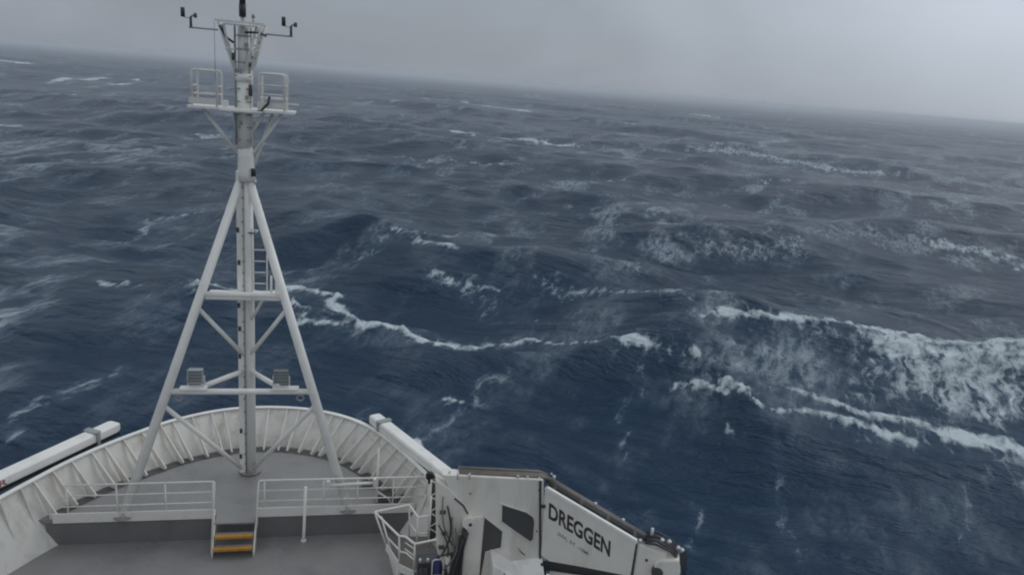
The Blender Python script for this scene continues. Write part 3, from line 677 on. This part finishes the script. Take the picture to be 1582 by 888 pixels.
lad2 = thing('lattice_ladder', 'narrow white zigzag lattice ladder standing between the railing and the crane', 'ladder', (5.75, 19.6, -.8))
for x in (5.62, 5.98): MB().tube([(x, 19.6, -.79), (x, 19.6, 1.75)], .022, 8).build('stile', M['rail'], lad2)
for k in range(9):
    z = -.6+.26*k; s = 1 if k % 2 else -1
    MB().tube([(5.80-s*.18, 19.6, z), (5.80+s*.18, 19.6, z+.26)], .018, 8).build('lattice_bar', M['rail'], lad2)
MB().box((5.80, 19.72, .5), (.30, .06, 2.4)).build('back_plate', M['recess'], lad2)
lp = thing('deck_lamp', 'round black lamp on a white post at the right end of the railing', 'lamp', (5.68, 20.6, -.8))
MB().tube([(5.68, 20.6, -.8), (5.68, 20.6, 1.12)], .04, 10).build('post', M['rail'], lp)
MB().tube([(5.68, 20.55, 1.10), (5.68, 20.55, 1.24)], .05, 10).build('bracket', M['black'], lp)
MB().tube([(5.68, 20.44, 1.36), (5.68, 20.60, 1.36)], .13, 20).build('lamp_head', M['black'], lp, .02)

bc = thing('gas_bottle', 'small dark blue bottle in a white hoop holder, before dark machinery', 'bottle', (5.62, 17.0, .35))
MB().tube([(5.62, 17.0, .40), (5.62, 17.0, .92), (5.62, 17.0, .98)], .12, 20, .11).build('bottle_body', M['blue'], bc)
MB().tube([(5.62, 17.0, .98), (5.62, 17.0, 1.06)], .05, 12, .035).build('bottle_neck', M['dark'], bc)
MB().tube(arc([(5.46, 16.88, .32), (5.46, 16.88, 1.02), (5.76, 16.88, 1.02), (5.76, 16.88, .32), (5.46, 16.88, .32)], .10, 4), .018, 8).build('holder', M['rail'], bc)
MB().tube([(5.46, 16.88, .55), (5.76, 16.88, .55)], .012, 6).build('holder_bar', M['rail'], bc)
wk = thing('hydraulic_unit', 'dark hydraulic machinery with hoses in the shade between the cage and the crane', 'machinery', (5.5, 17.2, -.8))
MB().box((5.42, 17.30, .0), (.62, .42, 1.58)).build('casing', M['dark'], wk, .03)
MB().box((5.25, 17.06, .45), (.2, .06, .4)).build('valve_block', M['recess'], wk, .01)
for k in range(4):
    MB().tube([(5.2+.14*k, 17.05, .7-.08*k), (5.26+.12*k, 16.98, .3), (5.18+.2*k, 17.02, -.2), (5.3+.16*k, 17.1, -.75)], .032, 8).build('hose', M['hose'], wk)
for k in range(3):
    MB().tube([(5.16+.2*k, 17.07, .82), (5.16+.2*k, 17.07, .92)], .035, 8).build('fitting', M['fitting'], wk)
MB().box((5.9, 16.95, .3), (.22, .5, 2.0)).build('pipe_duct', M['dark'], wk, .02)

#OCEAN_BEGIN
SEA = -9.0
WX, WY = -0.515, -0.857          # the way the waves run
EX, EY = 0.857, -0.515           # along the crests
rs = np.random.RandomState(11)
def vnoise(x, y, seed):
    """smooth value noise, -1..1"""
    r_ = np.random.RandomState(seed); g_ = r_.uniform(-1, 1, (256, 256)).astype(np.float32)
    xi = np.floor(x).astype(np.int64); yi = np.floor(y).astype(np.int64)
    fx = (x-xi).astype(np.float32); fy = (y-yi).astype(np.float32)
    fx = fx*fx*(3-2*fx); fy = fy*fy*(3-2*fy)
    a = g_[xi & 255, yi & 255]; b_ = g_[(xi+1) & 255, yi & 255]; c_ = g_[xi & 255, (yi+1) & 255]; d_2 = g_[(xi+1) & 255, (yi+1) & 255]
    return (a*(1-fx)+b_*fx)*(1-fy)+(c_*(1-fx)+d_2*fx)*fy
comps = []
for lam, amp, spread in ((118, 1.1, 8), (84, .95, 14), (63, .75, 20), (47, .55, 24)):
    comps.append((lam, amp, R(rs.uniform(-spread, spread)) if 'R' in globals() else math.radians(rs.uniform(-spread, spread)), rs.uniform(0, 6.283)))
nl = 56
for k in range(nl):
    lam = 38*(1.6/38)**(k/(nl-1)); lam *= rs.uniform(.93, 1.07)
    amp = .0105*lam*rs.uniform(.6, 1.2)*(1.0 if lam > 5 else .9)
    comps.append((lam, amp*(.76 if lam > 7 else .68), math.radians(rs.normal(0, 30)), rs.uniform(0, 6.283)))
# crests placed by hand: (u, v) line along the crest, height, front width, back width
# u = along EX/EY, v = along WX/WY (towards the ship)
CRESTS = CREST_TABLE = [
 # polyline [(u, v, height)...], front, back
]
FOAM = []
#TABLES
CRESTS += [
  ([(-44.3, -55.4, 2.7), (-38.1, -58.4, 2.7), (-32.6, -57.5, 2.7), (-27.5, -54.3, 2.7), (-24.6, -54.6, 2.7), (-20.3, -52.8, 2.7), (-16.4, -53.9, 2.7), (-12.5, -57.0, 2.7), (-5.5, -61.2, 2.7), (-2.2, -60.4, 2.7), (2.6, -55.5, 2.7), (6.5, -52.8, 2.7), (10.1, -53.2, 2.7), (13.5, -51.9, 2.7), (16.8, -54.3, 2.7), (19.7, -53.9, 2.7)], 4.5, 9),
  ([(-2.6, -68.6, 4.2), (4.2, -71.7, 4.2), (9.8, -74.4, 4.2), (11.9, -74.1, 4.2), (17.8, -74.8, 4.2), (24.5, -75.2, 4.2)], 9.5, 13),
  ([(-58.5, -79.9, 2.6), (-59.7, -88.2, 2.6), (-47.9, -87.2, 2.6), (-43.9, -87.0, 2.6), (-32.9, -82.9, 2.6), (-26.0, -82.2, 2.6)], 8, 14),
  ([(-11.2, -113.0, 2.8), (7.9, -133.2, 2.8), (17.8, -148.5, 2.8), (43.8, -156.1, 2.8)], 10, 16),
  ([(-71.1, -326.6, 3.0), (-37.7, -324.4, 3.0), (-2.8, -359.3, 3.0), (44.2, -318.4, 3.0)], 18, 30),
]
# foam lines and patches: ground points, half width in metres, strength
FOAM += [
  ([(-9.3, 69.5), (-3.6, 82.0), (1.3, 77.0), (4.4, 61.1)], 0.75, 0.95),
  ([(-3.5, 77.5), (0.7, 62.7), (4.4, 60.7)], 0.5, 0.85),
  ([(4.4, 60.7), (7.1, 61.0), (10.2, 59.0), (15.0, 61.1)], 0.8, 1.05),
  ([(15.0, 61.1), (19.9, 60.2), (23.5, 57.0), (26.4, 54.4)], 0.45, 0.85),
  ([(24.3, 56.1), (25.7, 54.7), (26.9, 54.3)], 0.7, 1),
  ([(26.4, 54.1), (28.9, 52.1)], 0.5, 0.6),
  ([(29.3, 52.4), (29.9, 51.2)], 0.45, 0.85),
  ([(27.4, 50.7), (29.3, 49.3), (30.7, 45.8), (32.3, 44.9)], 0.28, 0.9),
  ([(30.0, 49.1), (31.1, 46.8)], 0.35, 0.9),
  ([(32.3, 44.9), (34.6, 44.5), (36.9, 43.2)], 0.6, 0.7),
  ([(35.8, 44.0), (38.1, 42.8), (38.5, 42.2)], 0.8, 1.05),
  ([(38.3, 41.9), (39.9, 40.4), (40.7, 40.1)], 0.7, 1.05),
  ([(35.2, 48.2), (38.2, 45.3), (41.5, 42.5), (44.2, 40.7), (47.7, 38.9)], 0.7, 0.85),
  ([(42.6, 41.3), (44.6, 40.0), (46.9, 38.1)], 1.3, 1.1),
  ([(46.2, 39.1), (45.5, 36.7)], 1.6, 1.1),
  ([(32.1, 58.3), (34.9, 58.3), (39.3, 57.4), (45.2, 56.7), (46.8, 55.4)], 0.6, 1.1),
  ([(47.2, 56.4), (50.3, 54.8), (53.3, 51.0), (57.8, 50.4)], 1.8, 1.05),
  ([(45.8, 53.5), (47.7, 51.3), (48.8, 49.0), (55.8, 48.1)], 4.2, 0.86),
  ([(45.8, 48.8), (49.6, 46.3), (53.4, 45.1)], 5.2, 0.74),
  ([(43.9, 50.0), (44.3, 46.6)], 2.5, 0.7),
  ([(42.6, 50.6), (42.6, 47.9)], 1.2, 0.62),
  ([(39.9, 56.1), (44.0, 52.9)], 2, 0.5),
  ([(45.3, 46.4), (45.8, 42.7)], 2.5, 0.5),
  ([(45.9, 45.7), (48.2, 44.3), (51.0, 42.4)], 4.5, 0.6),
  ([(36.2, 51.3), (43.5, 45.3)], 3, 0.42),
  ([(39.3, 47.0), (40.7, 44.3)], 1, 0.5),
  ([(48.3, 99.3), (55.9, 98.4), (64.8, 97.9), (68.4, 102.5)], 4, 0.46),
  ([(70.2, 103.9), (88.3, 113.2), (86.0, 104.7)], 4, 0.42),
  ([(94.2, 107.8), (101.0, 104.1), (105.2, 97.7)], 3, 0.66),
  ([(22.0, 78.5), (24.9, 74.7), (29.3, 75.3), (31.1, 61.0)], 2, 0.5),
  ([(13.7, 80.7), (20.3, 64.3)], 3, 0.33),
  ([(10.8, 80.1), (13.5, 78.5), (18.3, 77.0)], 1, 0.65),
  ([(7.1, 96.2), (10.2, 92.4), (14.3, 86.2)], 1.3, 0.65),
  ([(10.3, 94.5), (17.0, 95.5)], 0.8, 0.62),
  ([(3.9, 90.8), (6.3, 96.4)], 0.8, 0.55),
  ([(1.4, 87.4), (3.5, 92.2)], 0.8, 0.5),
  ([(-26.5, 101.0), (-25.6, 116.5), (-16.9, 117.9)], 1.8, 0.55),
  ([(-22.1, 98.5), (-16.9, 112.2)], 1.6, 0.45),
  ([(-20.0, 74.6), (-14.9, 71.1)], 0.6, 0.65),
  ([(-16.9, 45.3), (-16.1, 48.6), (-14.4, 50.4), (-12.6, 52.6)], 1.0, 0.5),
  ([(-15.4, 46.9), (-14.3, 51.3)], 0.7, 0.46),
  ([(-16.6, 44.6), (-15.7, 44.8)], 1.0, 0.46),
  ([(7.0, 41.9), (9.8, 45.1), (13.2, 50.2), (15.7, 53.7)], 0.9, 0.42),
  ([(6.3, 43.1), (7.5, 42.9), (7.6, 41.8)], 0.35, 0.9),
  ([(9.5, 48.7), (11.6, 48.9)], 0.25, 0.85),
  ([(12.0, 48.4), (15.1, 53.0)], 0.5, 0.5),
  ([(30.7, 41.2), (29.5, 38.1), (27.7, 33.8), (25.8, 30.1)], 0.5, 0.44),
  ([(28.7, 44.9), (29.3, 42.8)], 0.2, 0.6),
  ([(26.3, 53.8), (21.6, 45.6)], 0.9, 0.34),
  ([(34.7, 37.1), (35.2, 35.9)], 0.25, 0.55),
  ([(5.7, 47.7), (4.0, 42.0)], 0.9, 0.35),
  ([(33.0, 323.3), (46.2, 300.6), (68.0, 317.2), (90.0, 295.3)], 3, 0.95),
  ([(11.4, 226.2), (26.0, 220.8), (46.8, 210.3)], 1.2, 0.62),
  ([(56.6, 688.8), (80.4, 724.4)], 4, 1.1),
  ([(87.0, 787.0), (100.5, 653.5)], 4, 0.8),
  ([(102.4, 647.3), (128.2, 622.7), (137.9, 612.3)], 5, 1.2),
  ([(133.8, 295.0), (158.4, 292.5), (165.8, 279.3), (179.6, 256.2), (192.5, 244.4)], 6, 0.62),
  ([(146.9, 299.0), (224.8, 397.0), (331.3, 454.6)], 6, 0.6),
  ([(-361.0, 893.3), (-319.6, 855.0)], 9, 1.2),
  ([(-185.9, 522.2), (-176.8, 574.7), (-171.3, 661.8)], 6, 1.05),
  ([(-154.0, 531.3), (-144.3, 544.4)], 4, 0.9),
  ([(-532.8, 2288.8), (-534.9, 2575.5)], 5, 0.9),
  ([(274.5, 1280.2), (309.0, 1359.6)], 5, 1),
  ([(402.3, 907.0), (424.4, 870.8)], 5, 1),
  ([(1143.9, 2076.0), (1528.4, 2567.3)], 6, 0.9),
  ([(1039.5, 1591.6), (1099.6, 1644.9)], 5, 0.9),
  ([(967.4, 1340.2), (1027.6, 1307.4)], 5, 0.9),
  ([(942.2, 1055.8), (904.2, 957.6)], 5, 0.8),
  ([(-128.6, 356.4), (-109.7, 343.9)], 3, 0.8),
  ([(-50.4, 258.5), (-34.4, 256.0)], 2, 0.7),
  ([(-56.5, 165.4), (-35.7, 158.8), (-27.7, 154.0)], 2.5, 0.5),
  ([(108.6, 188.7), (116.4, 187.4)], 0.8, 0.7),
  ([(60.6, 191.9), (77.8, 195.3)], 1.2, 0.55),
  ([(-495.2, 5317.6), (-346.4, 5222.9)], 5, 0.8),
  ([(-1.5, 431.9), (29.9, 401.0)], 4, 0.5),
  ([(-131.2, 326.5), (-124.7, 326.8)], 3, 0.8),
  ([(-84.3, 211.5), (-81.4, 210.8)], 2, 0.9),
  ([(153.7, 461.3), (177.3, 456.1)], 3, 0.7),
  ([(63.7, 101.9), (80.6, 129.1)], 2, 0.4),
  ([(38.0, 121.2), (61.3, 154.4)], 1.5, 0.4),
  ([(16.2, 103.4), (26.1, 129.7)], 1.5, 0.4),
  ([(41.1, 37.1), (40.4, 35.1), (36.4, 30.0)], 0.7, 0.36),
  ([(24.2, 37.4), (20.7, 30.8)], 0.7, 0.36),
  ([(22.8, 46.8), (20.6, 40.8)], 0.6, 0.36),
]
def uv_of(x, y): return x*EX+y*EY, x*WX+y*WY
def sea(x, y, dr):
    z = np.zeros_like(x); dx = np.zeros_like(x); dy = np.zeros_like(x); J = np.zeros_like(x)
    u, v = uv_of(x, y)
    grp = 0.72+0.45*vnoise(u/55.0+9, v/38.0+3, 5)
    for lam, amp, th, ph in comps:
        k = 2*math.pi/lam
        cx, cy = WX*math.cos(th)-WY*math.sin(th), WX*math.sin(th)+WY*math.cos(th)
        fade = np.clip((lam/np.maximum(dr, 1e-3)-3.0)/4.0, 0, 1)
        a = amp*fade*(grp if lam < 40 else 1)
        p = k*(cx*x+cy*y)+ph
        cp = np.cos(p); z += a*cp; sp = a*np.sin(p)
        q = .95
        dx -= q*cx*sp; dy -= q*cy*sp
        J += k*a*cp
    for pl, fr, bk in CRESTS:
        pu = np.array([p[0] for p in pl]); pv = np.array([p[1] for p in pl]); ph_ = np.array([p[2] for p in pl])
        o = np.argsort(pu); pu, pv, ph_ = pu[o], pv[o], ph_[o]
        m = (u > pu[0]-20) & (u < pu[-1]+20)
        uu = u[m]; vc = np.convolve(np.interp(np.linspace(pu[0]-22, pu[-1]+22, 400), pu, pv), np.ones(25)/25, 'same'); vc = np.interp(uu, np.linspace(pu[0]-22, pu[-1]+22, 400)[13:-13], vc[13:-13])+.9*vnoise(uu/5.0, uu*0, 21); hh = np.interp(uu, pu, ph_)
        e = np.clip((uu-(pu[0]-20))/20, 0, 1)*np.clip(((pu[-1]+20)-uu)/20, 0, 1); hh = hh*e*e*(3-2*e)
        d = v[m]-vc
        prof = np.where(d > 0, np.exp(-(np.abs(d)/fr)**1.35), np.exp(-(np.abs(d)/bk)**1.15))
        z[m] += hh*prof
    return z, dx, dy, J
#OCEAN_END

def foam_mask(x, y):
    f = np.zeros_like(x)
    # wobble the lines so that none is ruler straight
    r = np.hypot(x-CAM.x, y)
    wx = x+np.clip(r*.012, .4, 3)*vnoise(x/2.3, y/2.3, 31)+.35*np.clip(r*.012, .4, 3)*vnoise(x/.8, y/.8, 33)
    wy = y+np.clip(r*.012, .4, 3)*vnoise(x/2.3, y/2.3, 32)+.35*np.clip(r*.012, .4, 3)*vnoise(x/.8, y/.8, 34)
    for pl, w, s in FOAM:
        P = np.array(pl); rm = np.hypot(P[:, 0]-CAM.x, P[:, 1]).mean(); w = max(w, rm*.0045)
        pad = 6.5*w+1
        m = np.flatnonzero((wx > P[:, 0].min()-pad) & (wx < P[:, 0].max()+pad) & (wy > P[:, 1].min()-pad) & (wy < P[:, 1].max()+pad))
        if len(m) == 0: continue
        X = wx[m]; Y = wy[m]; d2 = np.full(len(m), 1e9); tt = np.zeros(len(m))
        seg = np.hypot(*np.diff(P, axis=0).T); cum = np.concatenate([[0], np.cumsum(seg)])/max(seg.sum(), 1e-6)
        for q_, (a, b2) in enumerate(zip(P, P[1:])):
            ab = b2-a; L2 = max((ab**2).sum(), 1e-6)
            t = np.clip(((X-a[0])*ab[0]+(Y-a[1])*ab[1])/L2, 0, 1)
            dd = (X-a[0]-t*ab[0])**2+(Y-a[1]-t*ab[1])**2; k_ = dd < d2; d2[k_] = dd[k_]; tt[k_] = (cum[q_]+t*(cum[q_+1]-cum[q_]))[k_]
        tp = .45+.55*np.clip(np.sin(np.pi*tt)*2.2, 0, 1)**.6; tp = tp*(.75+.6*(vnoise(X/1.7, Y/1.7, 61)*.5+.5)); wl = w*tp
        brk = np.clip(.84+.5*vnoise(X/(2.2*w+1.2), Y/(2.2*w+1.2), 62), .3, 1.1) if w < 2.2 and rm < 150 else 1.0
        f[m] = np.maximum(f[m], s*np.minimum(1.0, brk+.25)*(.8+.2*tp)*np.exp(-(d2/(wl*wl))**.8))
        f[m] = np.maximum(f[m], s*.44*np.exp(-(d2/(2.6*w+.5)**2)**.7))     # thin lace trailing round each line
    return f

def build_sea():
    # one sheet round the ship to beyond the horizon: fine in front, coarser behind, rings growing with distance
    a0, a1 = math.radians(12-43), math.radians(12+43)
    fine = np.linspace(a0, a1, 1040); coarse = np.linspace(a1, a0+2*math.pi, 150)[1:-1]
    ang = np.concatenate([fine, coarse]); na = len(ang)
    r = [0.4, .8, 1.5, 2.5, 3.5, 4.5, 5.5, 6.5, 7.4, 8.2, 9.0]
    while r[-1] < 9000: r.append(r[-1]*1.0066 if r[-1] < 2500 else r[-1]*1.03)
    r = np.array(r); nr = len(r)
    Rr, Aa = np.meshgrid(r, ang, indexing='ij')
    x = (CAM.x+Rr*np.sin(Aa)).ravel(); y = (Rr*np.cos(Aa)).ravel()
    dr = (Rr*.0066).ravel()
    daz = np.where(Aa <= a1+1e-6, Rr*.0016, Rr*.032).ravel()
    z, dx, dy, J = sea(x, y, np.maximum(dr, daz))
    f = foam_mask(x, y)
    u, v = uv_of(x, y)
    far = np.clip((Rr.ravel()-90)/250, 0, 1)
    gate = vnoise(u/30, v/14, 41)*.6+vnoise(u/9, v/4, 42)*.4
    auto = np.clip((J-.50+.20*gate)/.25, 0, 1)*(.35+.65*np.clip(gate+.35, 0, 1))*.9
    auto *= np.clip(1-(Rr.ravel()-2500)/1500, 0, 1)
    f = np.maximum(f, auto)
    n = nr*na
    co = np.empty((n, 3), np.float32); co[:, 0] = x+dx; co[:, 1] = y+dy; co[:, 2] = SEA+z+np.clip(f-.45, 0, .6)*np.clip(1-Rr.ravel()/400, 0, 1)*(.35+.55*vnoise(x/.9, y/.9, 71)+.35*vnoise(x/.4, y/.4, 72))
    i, j = np.meshgrid(np.arange(nr-1), np.arange(na), indexing='ij'); j2 = (j+1) % na
    q = np.stack([i*na+j, i*na+j2, (i+1)*na+j2, (i+1)*na+j], -1).reshape(-1, 4)
    q = q[:, ::-1]
    me = bpy.data.meshes.new('sea'); me.vertices.add(n); me.vertices.foreach_set('co', co.ravel())
    me.loops.add(q.size); me.loops.foreach_set('vertex_index', q.ravel().astype(np.int32))
    me.polygons.add(len(q)); me.polygons.foreach_set('loop_start', np.arange(0, q.size, 4, dtype=np.int32))
    me.polygons.foreach_set('use_smooth', np.ones(len(q), bool))
    me.update(calc_edges=True)
    at = me.attributes.new('foam', 'FLOAT', 'POINT'); at.data.foreach_set('value', f.astype(np.float32))
    at = me.attributes.new('range', 'FLOAT', 'POINT'); at.data.foreach_set('value', Rr.ravel().astype(np.float32))
    o = bpy.data.objects.new('sea', me); COL.objects.link(o); o['kind'] = 'structure'
    return o
sea_o = build_sea()

# sea material
m = bpy.data.materials.new('sea_water'); m.use_nodes = True; t = m.node_tree; b = t.nodes['Principled BSDF']
tc = N(t, 'ShaderNodeTexCoord')
def val(socket_or): return socket_or
def math_(op, a, b_=None, c_=None, clamp=False):
    n = N(t, 'ShaderNodeMath', operation=op); n.use_clamp = clamp
    for k, q in enumerate((a, b_, c_)):
        if q is None: continue
        if isinstance(q, (int, float)): n.inputs[k].default_value = q
        else: LK(t, q, n.inputs[k])
    return n.outputs[0]
def rng(a, f0, f1, t0, t1, sm=False):
    n = N(t, 'ShaderNodeMapRange'); n.clamp = True
    if sm: n.interpolation_type = 'SMOOTHSTEP'
    LK(t, a, n.inputs['Value'])
    for k, q in zip(('From Min', 'From Max', 'To Min', 'To Max'), (f0, f1, t0, t1)): n.inputs[k].default_value = q
    return n.outputs[0]
# wind-aligned coordinates: X along the crests, Y along the wind
rot = N(t, 'ShaderNodeMapping'); rot.inputs['Rotation'].default_value = (0, 0, math.atan2(0.515, 0.857))
LK(t, tc.outputs['Object'], rot.inputs['Vector'])
def nz(vec, scale, stretch, detail, rough, dist=0.0, off=(0, 0, 0)):
    mp = N(t, 'ShaderNodeMapping'); mp.inputs['Scale'].default_value = stretch; mp.inputs['Location'].default_value = off
    LK(t, vec, mp.inputs['Vector'])
    n = N(t, 'ShaderNodeTexNoise'); n.inputs['Scale'].default_value = scale; n.inputs['Detail'].default_value = detail; n.inputs['Roughness'].default_value = rough; n.inputs['Distortion'].default_value = dist
    LK(t, mp.outputs[0], n.inputs['Vector']); return n.outputs['Fac']
V = rot.outputs[0]
fo = N(t, 'ShaderNodeAttribute', attribute_name='foam').outputs['Fac']
rg = N(t, 'ShaderNodeAttribute', attribute_name='range').outputs['Fac']
# domain warp for the lace
wn = N(t, 'ShaderNodeTexNoise'); wn.inputs['Scale'].default_value = .55; wn.inputs['Detail'].default_value = 3
LK(t, V, wn.inputs['Vector'])
wv = N(t, 'ShaderNodeVectorMath', operation='MULTIPLY_ADD'); LK(t, wn.outputs['Color'], wv.inputs[0]); wv.inputs[1].default_value = (1.5, 1.5, 0); LK(t, V, wv.inputs[2])
VW = wv.outputs[0]
fine = nz(VW, 1.5, (1.0, .28, 1), 7, .62)
lace1 = nz(VW, .85, (1.0, .2, 1), 5, .55)
ridge = math_('SUBTRACT', 1.0, math_('MULTIPLY', math_('ABSOLUTE', math_('SUBTRACT', lace1, .5)), 9.0), clamp=True)     # thin veins
lace2 = nz(VW, .33, (1.0, .28, 1), 6, .55, off=(13, 7, 0))
ridge2 = math_('SUBTRACT', 1.0, math_('MULTIPLY', math_('ABSOLUTE', math_('SUBTRACT', lace2, .5)), 13.0), clamp=True)
patch = nz(V, .055, (1.0, .55, 1), 3, .5)
patch2 = nz(V, .16, (1.0, .5, 1), 4, .55, off=(3, 9, 0))
streakm = rng(patch, .50, .68, 0, 1, True)
streakm2 = rng(patch2, .46, .66, 0, 1, True)
lace3 = nz(VW, .11, (1.0, .22, 1), 7, .6, off=(31, 17, 0))
ridge3 = math_('SUBTRACT', 1.0, math_('MULTIPLY', math_('ABSOLUTE', math_('SUBTRACT', lace3, .5)), 14.0), clamp=True)
patch3 = nz(V, .022, (1.0, .6, 1), 4, .55, off=(20, 5, 0))
cap = nz(V, .06, (.42, 1.0, 1), 6, .62, off=(2, 4, 0))            # small breaking heads, drawn out along the crests
caps = math_('MULTIPLY', rng(cap, .635, .73, 0, 1, True), rng(patch3, .40, .6, .1, 1))
veins = math_('MULTIPLY', math_('MAXIMUM', math_('MAXIMUM', ridge, ridge2), math_('MULTIPLY', ridge3, .8)), math_('MULTIPLY', streakm2, rng(fine, .35, .62, 0.0, 1.0)))
veins = math_('MULTIPLY', veins, math_('ADD', math_('MULTIPLY', rng(patch3, .45, .62, 0, 1, True), .58), math_('ADD', math_('MULTIPLY', streakm, .25), .15)))
veins = math_('ADD', veins, .0)
# placed foam broken by lace: the weaker the mask, the thinner the lace
brk = math_('ADD', math_('MULTIPLY', fine, 1.55), math_('MULTIPLY', math_('MAXIMUM', ridge, ridge2), .38))
fsum = math_('ADD', fo, math_('SUBTRACT', brk, 1.02))
solid = rng(fsum, .30, .98, 0, 1, True)
solid = math_('MULTIPLY', solid, rng(fo, .05, .55, 0, 1))
cover = math_('MAXIMUM', solid, math_('MAXIMUM', veins, math_('MULTIPLY', caps, rng(fine, .3, .6, .25, .95))), clamp=True)
# aerated water round the foam: paler, greener
aer = math_('MAXIMUM', rng(fo, .1, .9, 0, .55), math_('MULTIPLY', streakm2, math_('ADD', math_('MULTIPLY', rng(patch3, .44, .62, 0, 1), .30), .16)))
smokey = nz(V, .9, (1.2, .22, 1), 5, .6, off=(5, 2, 0))
aer = math_('MULTIPLY', aer, rng(smokey, .3, .7, .45, 1.15))
wc = N(t, 'ShaderNodeMix', data_type='RGBA'); LK(t, aer, wc.inputs['Factor'])
wc.inputs['A'].default_value = (0.0045, 0.030, 0.068, 1); wc.inputs['B'].default_value = (0.08, 0.155, 0.235, 1)
fc = N(t, 'ShaderNodeMix', data_type='RGBA'); LK(t, cover, fc.inputs['Factor'])
LK(t, wc.outputs['Result'], fc.inputs['A']); fc.inputs['B'].default_value = (0.60, 0.68, 0.71, 1)
LK(t, fc.outputs['Result'], b.inputs['Base Color'])
b.inputs['IOR'].default_value = 1.33; b.inputs['Specular IOR Level'].default_value = .2
rough = rng(rg, 30, 900, .16, .42)
ro = N(t, 'ShaderNodeMix', data_type='FLOAT'); LK(t, cover, ro.inputs['Factor']); LK(t, rough, ro.inputs['A']); ro.inputs['B'].default_value = .85
LK(t, ro.outputs['Result'], b.inputs['Roughness'])
# ripples: short chop across the wind plus fine capillary texture
r1 = nz(V, .55, (.45, 1.0, 1), 6, .62, .4)
r2 = nz(V, 2.6, (.5, 1.0, 1), 5, .6, .2)
r0 = nz(V, .17, (.5, 1.0, 1), 3, .5, .3)
rip = math_('ADD', math_('ADD', math_('MULTIPLY', r0, 1.7), math_('MULTIPLY', r1, .95)), math_('MULTIPLY', r2, .13))
rip = math_('ADD', rip, math_('MULTIPLY', cover, .10))
bp = N(t, 'ShaderNodeBump'); bp.inputs['Distance'].default_value = 1.0
LK(t, rip, bp.inputs['Height']); LK(t, rng(rg, 40, 1200, .92, .45), bp.inputs['Strength'])
LK(t, bp.outputs[0], b.inputs['Normal'])
sea_o.data.materials.append(m)

# ------------------------------------------------------------------ haze: spray-filled air over the sea
hz = bpy.data.materials.new('haze_air'); hz.use_nodes = True; t2 = hz.node_tree; t2.nodes.clear()
ho = N(t2, 'ShaderNodeOutputMaterial'); hv = N(t2, 'ShaderNodeVolumePrincipled')
hv.inputs['Color'].default_value = (.91, .95, .985, 1); hv.inputs['Density'].default_value = 0.00042; hv.inputs['Anisotropy'].default_value = 0.15
LK(t2, hv.outputs[0], ho.inputs['Volume'])
q = MB().box((3, 0, (15.6-24)/2), (18400, 18400, 39.6))
hb = q.build('haze', hz); hb['kind'] = 'stuff'
